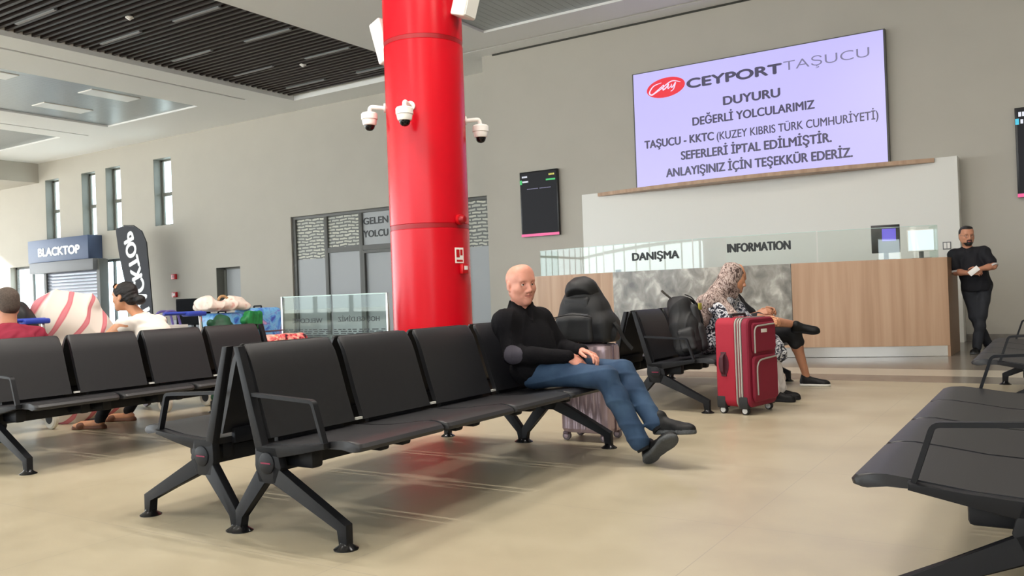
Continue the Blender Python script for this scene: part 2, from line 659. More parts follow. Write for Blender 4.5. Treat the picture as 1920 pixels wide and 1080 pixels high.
# text helper: lettering fitted into a box (x0..x1 wide, cap height h), standing in the XZ plane
def lettering(name, s, x0, x1, zb, h, y, mat_, parent, bold=0.0, mirror=False, depth=.004, M4=None, fith=True):
    c = bpy.data.curves.new(name, 'FONT')
    c.body = s
    c.size = 1
    c.extrude = 0
    c.offset = min(bold, 0)
    t = bpy.data.objects.new(name, c)
    COL.objects.link(t)
    bpy.context.view_layer.update()
    dg = bpy.context.evaluated_depsgraph_get()
    me = bpy.data.meshes.new_from_object(t.evaluated_get(dg))
    bpy.data.objects.remove(t, do_unlink=True)
    xs = [v.co.x for v in me.vertices]
    w0, w1 = min(xs), max(xs)
    cap = .729
    b = bmesh.new()
    b.from_mesh(me)
    bpy.data.meshes.remove(me)
    for v in b.verts:
        u = (v.co.x - w0) / (w1 - w0)
        if mirror: u = 1 - u
        v.co = V((x0 + (x1 - x0) * u, y, zb + v.co.y / cap * h))
    bmesh.ops.remove_doubles(b, verts=b.verts, dist=1e-5)
    if bold > 0:
        g = list(b.faces)
        for kx, kz in ((1, 0), (-1, 0), (0, .6), (0, -.6)):
            dd = bmesh.ops.duplicate(b, geom=g)
            for e in dd['geom']:
                if isinstance(e, bmesh.types.BMVert):
                    e.co.x += kx * bold * h; e.co.z += kz * bold * h; e.co.y += .0004 * (kx + 2 * kz)
    r = bmesh.ops.extrude_face_region(b, geom=list(b.faces))
    for e in r['geom']:
        if isinstance(e, bmesh.types.BMVert):
            e.co.y += depth
    if M4 is not None:
        for v in b.verts:
            v.co = M4 @ v.co
    return obj(name, b, mat_, parent)

lettering('door_lettering', 'GELEN', -15.19, -14.36, 2.94, .18, WL + .09, M['dark_text'], pt, .035)
lettering('door_lettering', 'YOLCU', -15.2, -14.37, 2.61, .18, WL + .09, M['dark_text'], pt, .035)

# ------------------------------------------------------------------ ceiling fittings
lin = [(-16.0, 8.45, 'closest to the hall window side'), (-16.0, 10.1, ''), (-16.0, 11.74, ''), (-16.0, 13.38, ''), (-16.0, 14.98, ''), (-13.72, 8.45, ''), (-13.72, 10.12, ''), (-13.72, 11.77, ''), (-13.72, 13.41, ''), (-13.72, 15.03, '')]
rows = ['fifth', 'fourth', 'third', 'second', 'first']
l0 = None
for i, (x, y, _) in enumerate(lin):
    side = 'white edge row' if i < 5 else 'red column row'
    lab = '%s strip light from the partition wall, dark slatted ceiling, %s' % (rows[i % 5], side)
    if l0 is None:
        l0 = thing('strip_light', lab, 'ceiling light', (x, y, CZ + .085), 0, 'strip lights in the slatted ceiling')
        bm = NB(); bx(bm, (0, -.032, 0), (1.3, .032, .1)); obj('housing', bm, M['grille'], l0)
        bm = NB(); bx(bm, (.01, -.028, -.006), (1.29, .028, 0)); obj('diffuser', bm, M['strip_grey'], l0)
    else:
        dup(l0, (x, y, CZ + .085), 0, lab)
sd = None
for x, y, lab in ((-14.14, 9.5, 'round white smoke detector on dark slats, farther from the red column'), (-14.14, 13.74, 'round white smoke detector on dark slats, nearer the red column')):
    if sd is None:
        sd = thing('smoke_detector', lab, 'smoke detector', (x, y, CZ + .1), 0, 'smoke detectors on the slatted ceiling')
        bm = NB(); lathe(bm, [(.05, 0), (.05, -.02), (.02, -.05), (.005, -.05)], 20); obj('sensor', bm, M['white_pl'], sd)
        bm = NB(); lathe(bm, [(.075, .01), (.075, -.01), (.06, -.015)], 20); obj('base', bm, M['white_pl'], sd)
    else:
        dup(sd, (x, y, CZ + .1), 0, lab)
pl = None
pls = [(-19.84, 8.9, 'bright rectangular ceiling light panel cut by the left edge of the photo'), (-19.84, 11.88, 'rectangular ceiling light panel in metal ceiling, nearer the dark slats'), (-21.9, 11.88, 'rectangular ceiling light panel in metal ceiling, farther from the dark slats')]
for x, y, lab in pls:
    if pl is None:
        pl = thing('light_panel', lab, 'ceiling light', (x, y, CZ + .03), 0, 'light panels in the metal ceiling')
        bm = NB(); bx(bm, (0, 0, 0), (.58, 1.3, .03), .004); obj('frame', bm, M['white_pl'], pl)
        bm = NB(); bx(bm, (.02, .02, -.004), (.56, 1.28, 0)); obj('diffuser', bm, M['panel_white'], pl)
    else:
        dup(pl, (x, y, CZ + .03), 0, lab)

# ------------------------------------------------------------------ information wall, shelf, LED screen
bm = NB()
bx(bm, (-7.99, 15.15, 0), (-1.34, WR, 2.93), .004)
iw = obj('info_wall', bm, M['white_wall'])
tag(iw, 'white panelled back wall behind the information counter', 'wall panel')
bm = NB()
pts = []
for k in range(25):
    x = -7.61 + (7.61 - 1.66) * k / 24
    pts.append((x, 15.148 - .05 - .38 * (1 - ((k - 12) / 12) ** 2)))
poly = [(-7.61, 15.148)] + pts + [(-1.66, 15.148)]
extrude_poly(bm, poly, 'z', 2.86, 2.925)
tag(obj('shelf', bm, M['wood']), 'curved oak ledge below the large lavender screen', 'shelf')

scr = thing('led_screen', 'large lavender LED screen showing an announcement on the wall', 'screen', (0, 0, 0))
bm = NB(); bx(bm, (-6.92, 15.39, 2.935), (-2.35, WR - .025, 5.19), .005); obj('casing', bm, M['dark_frame'], scr)
M['led'] = emit_mat('led_lavender', srgb(198, 190, 255), .87)
bm = NB(); bx(bm, (-6.89, 15.38, 2.945), (-2.38, 15.39, 5.17)); obj('display', bm, M['led'], scr)
M['led_txt'] = emit_mat('led_text_dark', srgb(58, 52, 84), .87)
M['led_grey'] = emit_mat('led_text_grey', srgb(120, 116, 150), .87)
M['led_red'] = emit_mat('led_logo_red', srgb(238, 16, 46), .87)
M['led_white'] = emit_mat('led_logo_white', srgb(240, 225, 255), .87)
ly = 15.374
for s, x0, x1, zb, h, b, mm in (
        ('CEYPORT', -5.8, -4.06, 4.74, .175, .085, 'led_txt'), ('TAŞUCU', -4.02, -2.6, 4.765, .17, -.008, 'led_grey'),
        ('DUYURU', -5.12, -4.1, 4.325, .16, .06, 'led_txt'), ('DEĞERLİ YOLCULARIMIZ', -5.72, -3.52, 4.03, .155, .045, 'led_txt'),
        ('TAŞUCU - KKTC', -6.7, -5.33, 3.715, .155, .05, 'led_txt'), ('(KUZEY KIBRIS TÜRK CUMHURİYETİ)', -5.27, -2.5, 3.705, .15, .02, 'led_txt'),
        ('SEFERLERİ İPTAL EDİLMİŞTİR.', -5.97, -3.26, 3.42, .165, .05, 'led_txt'), ('ANLAYIŞINIZ İÇİN TEŞEKKÜR EDERİZ.', -6.28, -2.93, 3.125, .165, .05, 'led_txt')):
    lettering('announcement_line', s, x0, x1, zb, h, ly, M[mm], scr, b)
bm = NB()
extrude_poly(bm, [(-6.23 + .385 * math.cos(t) , 4.825 + .185 * math.sin(t) + .02 * math.cos(t)) for t in [2 * math.pi * k / 40 for k in range(40)]], 'y', ly, ly + .005)
lg = obj('logo', bm, M['led_red'], scr)
bm = NB()
def ribbon(pts, w0):
    n = len(pts)
    prev = None
    for i, (x, z) in enumerate(pts):
        a = pts[max(0, i - 1)]; b = pts[min(n - 1, i + 1)]
        dx, dz = b[0] - a[0], b[1] - a[1]
        L = math.hypot(dx, dz) or 1
        w = w0 * (.35 + .65 * math.sin(math.pi * (i + .5) / n))
        q = (bm.verts.new((x - dz / L * w, ly - .003, z + dx / L * w)), bm.verts.new((x + dz / L * w, ly - .003, z - dx / L * w)))
        if prev: bm.faces.new((prev[0], prev[1], q[1], q[0]))
        prev = q
def spl(ctrl, n=14):
    out = []
    c = [ctrl[0]] + list(ctrl) + [ctrl[-1]]
    for i in range(1, len(c) - 2):
        for k in range(n):
            t = k / n
            out.append(tuple(.5 * (2 * c[i][j] + (c[i + 1][j] - c[i - 1][j]) * t + (2 * c[i - 1][j] - 5 * c[i][j] + 4 * c[i + 1][j] - c[i + 2][j]) * t * t + (3 * c[i][j] - c[i - 1][j] - 3 * c[i + 1][j] + c[i + 2][j]) * t ** 3) for j in (0, 1)))
    out.append(ctrl[-1])
    return out
L0 = lambda u, v: (-6.23 + u, 4.825 + v)
ribbon(spl([L0(-.08, .1), L0(-.24, .06), L0(-.33, -.05), L0(-.28, -.1), L0(-.16, -.03), L0(-.08, .03)]), .014)
ribbon(spl([L0(-.1, .0), L0(-.04, .05), L0(-.05, -.04), L0(.03, .01), L0(.06, .05), L0(.05, -.03), L0(.13, .03)]), .013)
ribbon(spl([L0(.12, .05), L0(.12, -.02), L0(.17, .02), L0(.2, .06), L0(.16, -.05), L0(.1, -.09)]), .013)
ribbon(spl([L0(-.28, -.115), L0(-.1, -.02), L0(.12, .1), L0(.3, .06)]), .011)
obj('logo_script', bm, M['led_white'], lg)

# flight information displays
def info_display(x0, x1, z0, z1, label, accent, head):
    t = thing('information_display', label, 'screen', ((x0 + x1) / 2, WR, z0), 0, 'information displays on the wall')
    w = x1 - x0; h = z1 - z0
    bm = NB(); bx(bm, (-w / 2, -.1, 0), (w / 2, -.03, h), .006); obj('housing', bm, M['black_pl'], t)
    bm = NB(); bx(bm, (-.2, -.03, h * .3), (.2, 0, h * .7)); obj('bracket', bm, M['black_metal'], t)
    bm = NB(); bx(bm, (-w / 2 + .03, -.104, .06), (w / 2 - .03, -.1, h - .03)); obj('display', bm, M['dsp'], t)
    bm = NB(); bx(bm, (-w / 2, -.106, .0), (w / 2, -.1, .055)); obj('light_bar', bm, M['pink_led'], t)
    bm = NB(); bx(bm, (-w / 2 + .005, -.107, h - .26), (-w / 2 + .055, -.103, h - .17)); obj('marker', bm, accent, t)
    return t, w, h
M['dsp'] = mat('display_dark', srgb(12, 12, 14), .5, spec=.2, emit=srgb(40, 40, 44), estr=.5)
M['pink_led'] = emit_mat('pink_light', srgb(235, 70, 140), .9)
M['green_led'] = emit_mat('green_light', srgb(20, 190, 90), .9)
M['cyan_led'] = emit_mat('cyan_light', srgb(40, 190, 220), .9)
M['yel_led'] = emit_mat('yellow_light', srgb(220, 215, 90), .9)
M['wht_led'] = emit_mat('white_light', srgb(225, 228, 240), .9)
t, w, h = info_display(-9.58, -8.67, 2.2, 3.56, 'dark information display with green marker left of the counter', M['green_led'], 1)
bm = NB(); bx(bm, (w / 2 - .27, -.107, h - .225), (w / 2 - .05, -.103, h - .19)); obj('status_bar', bm, M['green_led'], t)
bm = NB()
for k in range(6): bx(bm, (-w / 2 + .06 + k * .022, -.107, h - .125), (-w / 2 + .076 + k * .022, -.103, h - .09))
obj('display_text', bm, M['wht_led'], t)
bm = NB()
for k in range(6): bx(bm, (-w / 2 + .07 + k * .024, -.107, h - .225), (-w / 2 + .088 + k * .024, -.103, h - .19))
obj('display_text', bm, M['wht_led'], t)
bm = NB()
for k in range(4): bx(bm, (w / 2 - .2 + k * .035, -.107, h - .12), (w / 2 - .175 + k * .035, -.103, h - .085))
obj('clock_text', bm, M['yel_led'], t)
bm = NB()
for k in range(17):
    if k != 8: bx(bm, (-.28 + k * .034, -.107, h - .375), (-.254 + k * .034, -.103, h - .36))
obj('notice_text', bm, M['led_grey'], t)
t, w, h = info_display(-.55, .36, 2.22, 3.6, 'dark information display with cyan marker at the right photo edge', M['cyan_led'], 1)
bm = NB()
for k in range(6): bx(bm, (-w / 2 + .05 + k * .05, -.107, h - .14), (-w / 2 + .088 + k * .05, -.103, h - .07))
for k in range(6): bx(bm, (-w / 2 + .075 + k * .05, -.107, h - .25), (-w / 2 + .11 + k * .05, -.103, h - .185))
obj('display_text', bm, M['wht_led'], t)

# ------------------------------------------------------------------ information counter
CX, CYC, CR = -4.45, 21.01, 9.06
def arcpt(x, off=0, z=0):
    """point on the counter front line at x, moved off metres away from the viewer"""
    R = CR - off
    a = math.asin((x - CX) / CR)
    return V((CX + R * math.sin(a), CYC - R * math.cos(a), z))
def arc_slab(bm, x0, x1, z0, z1, o0, o1, n=14):
    rings = []
    for k in range(n + 1):
        x = x0 + (x1 - x0) * k / n
        rings.append([arcpt(x, o0, z0), arcpt(x, o1, z0), arcpt(x, o1, z1), arcpt(x, o0, z1)])
    loft(bm, rings)
ct = thing('information_counter', 'curved reception counter with oak ends and grey marble centre', 'counter', (0, 0, 0))
for a, b in ((-7.63, -5.87), (-3.15, -1.27)):
    bm = NB(); arc_slab(bm, a, b, .14, 1.295, 0, .05); obj('wood_panel', bm, M['wood'], ct)
bm = NB(); arc_slab(bm, -5.865, -3.155, .5, 1.295, -.01, .05); obj('marble_panel', bm, M['marble'], ct)
bm = NB(); arc_slab(bm, -5.865, -3.155, .14, .495, .004, .05); obj('lower_panel', bm, M['wood'], ct)
bm = NB(); arc_slab(bm, -7.6, -1.29, .005, .14, .012, .05); obj('kick_plate', bm, M['kick'], ct)
bm = NB(); arc_slab(bm, -7.6, -1.3, 1.25, 1.29, .05, .45); arc_slab(bm, -7.6, -1.3, .72, .75, .3, .95); arc_slab(bm, -7.6, -1.3, .0, .72, .9, .93)
obj('worktop', bm, M['white_wall'], ct)
M['wood_dark'] = mat('oak_side', srgb(150, 118, 92), .45)  # oak darkened: the shade on the side panels is put into the colour
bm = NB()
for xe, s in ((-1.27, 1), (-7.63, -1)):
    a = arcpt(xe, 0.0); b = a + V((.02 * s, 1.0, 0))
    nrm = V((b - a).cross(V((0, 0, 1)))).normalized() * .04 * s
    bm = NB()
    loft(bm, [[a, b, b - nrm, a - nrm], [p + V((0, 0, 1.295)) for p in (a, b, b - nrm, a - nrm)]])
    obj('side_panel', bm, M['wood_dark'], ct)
for a, b in ((-7.5, -6.12), (-6.1, -4.57), (-4.55, -2.82), (-2.8, -1.36)):
    bm = NB(); arc_slab(bm, a, b, 1.296, 1.72, .10, .112); gp = obj('glass_panel', bm, M['glass'], ct)
    bm = NB(); arc_slab(bm, a, b, 1.72, 1.726, .10, .112); obj('polished_edge', bm, M['glass_edge'], gp)
bm = NB()
for xe in (-7.5, -1.355):
    a = arcpt(xe, .10, 1.296); b = arcpt(xe, .5, 1.296)
    n_ = V((b - a).cross(V((0, 0, 1)))).normalized() * .012
    loft(bm, [[a, b, b + n_, a + n_], [p + V((0, 0, .43)) for p in (a, b, b + n_, a + n_)]])
obj('glass_return', bm, M['glass_green'], ct)
def counter_text(s, x0, x1, zb, h, nm):
    a = arcpt(x0, .09); b = arcpt(x1, .09)
    d = (b - a).normalized()
    Mx = Matrix(((d.x, -d.y, 0, a.x), (d.y, d.x, 0, a.y), (0, 0, 1, 0), (0, 0, 0, 1)))
    lettering(nm, s, 0, (b - a).length, zb, h, 0, M['dark_text'], ct, .07, M4=Mx)
counter_text('DANIŞMA', -5.56, -4.78, 1.46, .12, 'counter_lettering')
counter_text('INFORMATION', -4.03, -3.16, 1.5, .125, 'counter_lettering')

M['purple_scr'] = emit_mat('monitor_purple', srgb(110, 90, 230), .8)
def monitor(x, y, rz, w, h, z, label, scrmat, inset):
    t = thing('monitor', label, 'monitor', (x, y, z), rz)
    bm = NB(); bx(bm, (-w / 2, -.02, .1), (w / 2, .02, .1 + h), .006); obj('housing', bm, M['black_pl'] if inset else M['white_pl'], t)
    bm = NB(); bx(bm, (-.03, .0, .01), (.03, .03, .2)); bx(bm, (-.12, -.08, 0), (.12, .1, .012)); obj('stand', bm, M['black_pl'], t)
    bm = NB()
    if inset: bx(bm, (-w * .12, -.024, .1 + h * .42), (w * .36, -.02, .1 + h * .86))
    else: bx(bm, (-w / 2 + .015, -.024, .115), (w / 2 - .015, -.02, .085 + h))
    obj('display', bm, scrmat, t)
    return t
monitor(-2.02, 12.62, math.radians(8), .36, .38, 1.18 + .112, 'dark monitor with a purple picture behind the counter glass', M['purple_scr'], 1)
M['bright_scr'] = emit_mat('bright_display', srgb(232, 242, 246), 1.0)
monitor(-1.60, 12.74, math.radians(10), .34, .30, 1.18 + .112, 'bright white monitor near the right end of the counter glass', M['bright_scr'], 0)
for x, z, lab in ((-1.53, 1.53, 'small switch plate on white wall beside the standing man'), (-7.25, 1.35, 'small dark socket on white wall behind left counter glass')):
    t = thing('switch_plate', lab, 'switch', (x, 15.15, z))
    bm = NB(); bx(bm, (-.06, -.012, -.06), (.06, 0, .06), .003); obj('plate', bm, M['mount'], t)
    bm = NB(); bx(bm, (-.045, -.018, -.045), (-.005, -.012, .045)); bx(bm, (.005, -.018, -.045), (.045, -.012, .045)); obj('rocker', bm, M['black_pl'] if x < -3 else M['white_pl'], t)

# ------------------------------------------------------------------ red column and what hangs on it
KX, KY, KR = -5.66, 7.25, .42
col = thing('round_column', 'thick glossy red round column in the middle of the hall', 'column', (KX, KY, 0))
bm = NB(); lathe(bm, [(KR, .18), (KR, 1.72), (KR - .006, 1.725), (KR - .006, 1.775), (KR, 1.78), (KR, 3.66), (KR - .006, 3.665), (KR - .006, 3.71), (KR, 3.715), (KR, CZ)], 64); obj('cladding', bm, M['red_col'], col, 20)
bm = NB(); lathe(bm, [(KR + .012, .0), (KR + .012, .18), (KR - .02, .18)], 64); obj('base_ring', bm, M['steel'], col, 20)
bm = NB()
for z in (1.75, 3.69):
    lathe(bm, [(KR - .003, z - .022), (KR - .003, z + .022)], 64, cap=False)
obj('joint_band', bm, M['red_dark'], col, 20)
def colM(ang, z, off=0.0):
    a = math.radians(ang)
    return Matrix.Translation((KX + (KR + off) * math.cos(a), KY + (KR + off) * math.sin(a), z)) @ Matrix.Rotation(a, 4, 'Z')
dm = None
for ang, z, lab in ((-72.5, 2.97, 'white dome camera on the front of the red column'), (-147, 3.05, 'white dome camera on arm left of the red column'), (50, 2.91, 'white dome camera on arm right of the red column')):
    mtx = colM(ang, z)
    if dm is None:
        dm = thing('dome_camera', lab, 'security camera', mtx.translation, math.radians(ang), 'dome cameras on the column')
        bm = NB(); lathe(bm, [(.05, 0), (.05, .02), (.03, .025)], 20, Matrix.Rotation(math.pi / 2, 4, 'Y')); tube(bm, rounded([(.02, 0, .0), (.17, 0, .02), (.18, 0, -.05)], .05), .022, 12); obj('arm', bm, M['white_pl'], dm)
        bm = NB(); lathe(bm, [(.02, -.03), (.075, -.045), (.088, -.06), (.088, -.115), (.08, -.12), (.08, -.125), (.074, -.16), (.068, -.175), (.06, -.18)], 28, Matrix.Translation((.18, 0, 0))); obj('body', bm, M['white_pl'], dm)
        bm = NB(); lathe(bm, [(.057, -.175), (.056, -.19), (.047, -.215), (.03, -.231), (.008, -.237)], 28, Matrix.Translation((.18, 0, 0))); obj('dome', bm, M['dome_black'], dm)
    else:
        dup(dm, mtx.translation, math.radians(ang), lab)
sp = None
for ang, z, lab in ((172, 3.86, 'white tilted loudspeaker left of the column top'), (2, 4.14, 'white tilted loudspeaker right of the column top')):
    mtx = colM(ang, z)
    if sp is None:
        sp = thing('loudspeaker', lab, 'loudspeaker', mtx.translation, math.radians(ang), 'loudspeakers on the column')
        T = Matrix.Translation((.17, 0, 0)) @ Matrix.Rotation(math.radians(18), 4, 'Y')
        bm = NB(); bx(bm, (-.09, -.11, -.25), (.09, .11, .25), .02, 3, T); obj('cabinet', bm, M['white_pl'], sp)
        bm = NB(); bx(bm, (.09, -.095, -.23), (.096, .095, .23), .002, 1, T); obj('grille', bm, M['white_wall'], sp)
        bm = NB(); bx(bm, (-.0, -.04, -.2), (.1, .04, -.16)); bx(bm, (-.0, -.04, .1), (.14, .04, .14)); obj('bracket', bm, M['white_pl'], sp)
    else:
        dup(sp, mtx.translation, math.radians(ang), lab)
mtx = colM(-6, 1.81)
t = thing('alarm_sounder', 'round red alarm sounder on the red column', 'alarm', mtx.translation, math.radians(-6))
RY = Matrix.Rotation(math.pi / 2, 4, 'Y')
bm = NB(); lathe(bm, [(.055, 0), (.055, .03), (.045, .035)], 24, RY); obj('base', bm, M['red_pl'], t)
bm = NB(); lathe(bm, [(.045, .035), (.045, .06), (.03, .085), (.008, .09)], 24, RY); obj('lens', bm, M['red_dark'], t)
mtx = colM(-8, 1.44)
t = thing('fire_sign', 'small white and red fire call sign on the red column', 'sign', mtx.translation, math.radians(-8))
bm = NB(); bx(bm, (0, -.06, -.08), (.006, .06, .08)); obj('plate', bm, M['white_pl'], t)
bm = NB(); bx(bm, (.006, -.045, -.02), (.008, .0, .06)); bx(bm, (.006, .012, 0), (.008, .045, .06)); bx(bm, (.006, -.045, -.065), (.008, .045, -.045)); obj('symbol', bm, M['red_pl'], t)
mtx = colM(-2, 1.3)
t = thing('call_point', 'small red call point with white face on the red column', 'alarm button', mtx.translation, math.radians(-2))
bm = NB(); bx(bm, (0, -.05, -.05), (.045, .05, .05), .006); obj('box', bm, M['red_pl'], t)
bm = NB(); bx(bm, (.045, -.025, -.01), (.048, .03, .03)); obj('face', bm, M['white_pl'], t)
M['black_matte'] = mat('black_matte', srgb(12, 13, 17), .85, spec=.12)
# ------------------------------------------------------------------ benches
SW = .605
def make_bench(label):
    t = thing('bench', label, 'bench', (0, 0, 0), 0, 'black four seat benches')
    L = 4 * SW + .02
    bm = NB(); bx(bm, (-.04, .02, .285), (.04, L + .02, .36), .004); obj('beam', bm, M['black_metal'], t)
    prof_top = [(-.055, .402), (.05, .404), (.18, .412), (.33, .432), (.43, .442), (.475, .440), (.505, .431), (.518, .416)]
    prof_bot = [(.514, .402), (.495, .396), (.43, .404), (.33, .402), (.18, .384), (.05, .374), (-.055, .374)]
    def rounded_slab(prof, y0, y1, cut, R=.032):
        """profile swept along y, its far end drawn in at both sides so the corners come out round"""
        bm_ = NB()
        st = [0, .12, .35, .65, 1.0]
        ys = [(y0 + R * t, R * (1 - math.sqrt(1 - (1 - t) ** 2))) for t in st] + [(y1 - R * t, R * (1 - math.sqrt(1 - (1 - t) ** 2))) for t in st[::-1]]
        loft(bm_, [[V((lambda q: (q[0], y, q[1]))(cut(p, d))) for p in prof] for y, d in ys])
        return bm_
    cut_seat = lambda p, d: (p[0] - d * max(0, (p[0] - .3) / .218), p[1])
    cut_back = lambda p, d: (p[0] + d * .4 * max(0, (p[1] - .7) / .145), p[1] - d * max(0, (p[1] - .7) / .145))
    bp_f = [(-.028, .425), (-.075, .56), (-.125, .72), (-.15, .785), (-.178, .832), (-.188, .842), (-.198, .842)]
    bp_b = [(-.2, .835), (-.175, .785), (-.152, .715), (-.102, .555), (-.055, .42)]
    for i in range(4):
        y0 = .04 + SW * i
        y1 = y0 + SW - .022
        bm = rounded_slab(prof_top + prof_bot, y0, y1, cut_seat); obj('seat', bm, M['black_seat'], t, 30)
        bm = rounded_slab(bp_f + bp_b, y0 + .012, y1 - .032, cut_back, .022); obj('backrest', bm, M['black_seat'], t, 30)
        bm = NB()
        for yy in (y0 + .035, y1 - .105):
            bx(bm, (-.05, yy, .30), (.20, yy + .07, .385), .015)
        bx(bm, (-.085, y0 + .08, .37), (-.058, y1 - .08, .44), .004)
        obj('seat_bracket', bm, M['black_metal'], t)
        if i < 3:
            bm = NB(); bx(bm, (-.05, y1 - .01, .425), (-.038, y1 + .035, .437)); obj('white_tab', bm, M['white_tag'], t)
    for yy in (0.0, L):
        bm = NB()
        for poly in ([(-.075, .40), (.06, .40), (.085, .31), (.05, .235), (-.06, .235), (-.08, .31)],
                     [(.03, .33), (.075, .295), (.458, .105), (.458, .012), (.412, .012), (.412, .082), (.03, .235)],
                     [(-.015, .235), (-.065, .30), (-.228, .09), (-.228, .012), (-.184, .012), (-.184, .07)],
                     [(-.075, .40), (-.07, .37), (.06, .35), (.20, .378), (.348, .407), (.348, .432), (.2, .412), (.06, .402)],
                     [(-.075, .38), (-.022, .38), (-.165, .835), (-.2, .835)]):
            extrude_poly(bm, poly, 'y', yy, yy + .042, bev=.006)
        f = obj('leg_frame', bm, M['black_metal'], t)
        bm = NB(); tube(bm, rounded([(-.13, yy + .021, .622), (.275, yy + .021, .602), (.337, yy + .021, .415)], .02), 1, sq=(.014, .0078)); obj('armrest', bm, M['black_metal'], f)
        for u in (.435, -.206):
            bm = NB(); lathe(bm, [(.052, 0), (.052, .004), (.03, .018), (.024, .03)], 24, Matrix.Translation((u, yy + .021, 0))); obj('foot_pad', bm, M['pad_metal'], f)
        for s in (-1, 1):
            yo = yy - .004 if s < 0 else yy + .042
            Mh = Matrix.Translation((0, yo + (.004 if s < 0 else 0), .325)) @ Matrix.Rotation(math.pi / 2 * (1 if s < 0 else -1), 4, 'X')
            bm = NB(); lathe(bm, [(.047, 0), (.047, .005), (.042, .008)], 32, Mh)
            bx(bm, (-.03, yy - .01 if s < 0 else yy + .049, .323), (.03, yy - .007 if s < 0 else yy + .052, .329), mi=1)
            obj('hub_cap', bm, [M['black_metal'], M['magenta']], f)
    return t
BL = 4 * SW + .02 + .042
b0 = make_bench('black four seat bench where the bald man sits, facing right')
b0.location = (-2.96, 2.58, 0)
PI = math.pi
dup(b0, (-3.40, 2.58 + BL, 0), PI, 'black four seat bench back to back with the bald man\'s bench, facing left')
dup(b0, (-5.98, 2.89, 0), 0, 'black four seat bench at the left, its backrests in front of the woman in white')
dup(b0, (-6.42, 2.89 + BL, 0), PI, 'black bench facing left that the woman in white sits on')
dup(b0, (-2.90, 6.70, 0), 0, 'black four seat bench carrying the black backpack beside the headscarfed person')
dup(b0, (-3.34, 6.70 + BL, 0), PI, 'black bench facing left, back to back with the backpack\'s bench')
dup(b0, (-.06, 2.75 + BL, 0), PI, 'near empty black bench in the lower right corner')
dup(b0, (-.06, 6.87 + BL, 0), PI, 'black bench at the right photo edge, farther back than the near corner bench')

# ------------------------------------------------------------------ far left: shop kiosk, flag, balustrade, screens
ks = thing('shop_kiosk', 'closed shop front with navy fascia sign and grey roller shutter', 'kiosk', (0, 0, 0))
M['navy'] = mat('navy_sign', srgb(78, 94, 126), .45)  # navy lightened, with blue haze put into the sign's colour
M['shutter_box'] = mat('shutter_housing', srgb(122, 124, 128), .5)
M['shutter'] = mat('grey_shutter', srgb(140, 146, 158), .35, .35)
bm = NB(); bx(bm, (-30.22, 16.1, 2.66), (-26.6, WL, 3.43), .01); sg = obj('sign_box', bm, M['navy'], ks)
lettering('sign_lettering', 'BLACKTOP', -29.55, -27.08, 2.87, .28, 16.09, M['white_text'], sg, .1)
bm = NB(); bx(bm, (-30.0, 16.0, 2.28), (-26.2, 16.5, 2.65), .03); obj('shutter_box', bm, M['shutter_box'], ks)
bm = NB()
z = .02
while z < 2.28:
    extrude_poly(bm, [(16.27, z), (16.245, z + .05), (16.27, z + .105), (16.29, z + .105), (16.29, z)], 'x', -29.3, -26.25)
    z += .108
obj('shutter', bm, M['shutter'], ks)
bm = NB(); bx(bm, (-29.45, 16.2, 0), (-29.3, 16.4, 2.3)); obj('guide_rail', bm, M['dark_frame'], ks)
bm = NB(); bx(bm, (-26.25, 16.15, 0), (-26.08, 16.45, 2.62)); obj('guide_rail', bm, M['dark_frame'], ks)

fl = thing('feather_flag', 'tall black feather flag with white mirrored lettering', 'flag', (-22.6, 15.5, 0))
M['flag'] = mat('black_flag_cloth', srgb(36, 38, 46), .7)
bm = NB()
out = spl([(-.55, .3), (-1.0, 1.4), (-1.33, 2.46), (-1.46, 3.1), (-1.5, 3.42)], 6) + spl([(-1.5, 3.42), (-1.08, 3.46), (-.61, 3.42), (-.24, 3.23), (-.04, 2.9)], 6)[1:] + spl([(-.04, 2.9), (.06, 1.9), (.17, .52)], 8)[1:]
n = len(out)
A = [bm.verts.new((x, -.012, z)) for x, z in out]; Bv = [bm.verts.new((x, .012, z)) for x, z in out]
bm.faces.new(A); bm.faces.new(Bv[::-1])
for i in range(n):
    bm.faces.new((A[i], Bv[i], Bv[(i + 1) % n], A[(i + 1) % n]))
obj('banner', bm, M['flag'], fl)
bm = NB(); tube(bm, [(.02 + .17, .0, 0), (.19, 0, .5), (.08, 0, 1.9), (-.02, 0, 2.9), (-.22, 0, 3.25), (-.6, 0, 3.44), (-1.1, 0, 3.48)], .018, 8); obj('pole', bm, M['black_metal'], fl)
bm = NB(); lathe(bm, [(.3, 0), (.3, .05), (.1, .09)], 24, Matrix.Translation((.19, 0, 0))); obj('base', bm, M['black_metal'], fl)
# lettering runs up the flag, seen from behind (mirrored)
c0 = V((-.18, -.014, .55)); c1 = V((-1.0, -.014, 3.2))
dv = (c1 - c0).normalized()
pv = V((dv.z, 0, -dv.x))
Mx = Matrix(((dv.x, 0, pv.x, c0.x), (0, 1, 0, c0.y), (dv.z, 0, pv.z, c0.z), (0, 0, 0, 1)))
lettering('flag_lettering', 'BLACKTOP', 0, (c1 - c0).length, -.16, .52, 0, M['white_text'], fl, .06, M4=Mx)

t = thing('standing_screen', 'switched off black screen standing left of the blue luggage', 'screen', (-18.6, 14.0, 0))
bm = NB(); bx(bm, (-.62, -.05, .52), (.62, .05, 1.19), .01); obj('housing', bm, M['black_matte'], t)
bm = NB(); bx(bm, (-.58, -.056, .56), (.58, -.05, 1.15)); obj('display', bm, M['black_matte'], t)
bm = NB(); bx(bm, (-.3, -.2, 0), (.3, .2, .03)); bx(bm, (-.05, -.03, .03), (.05, .03, .55)); obj('stand', bm, M['black_metal'], t)

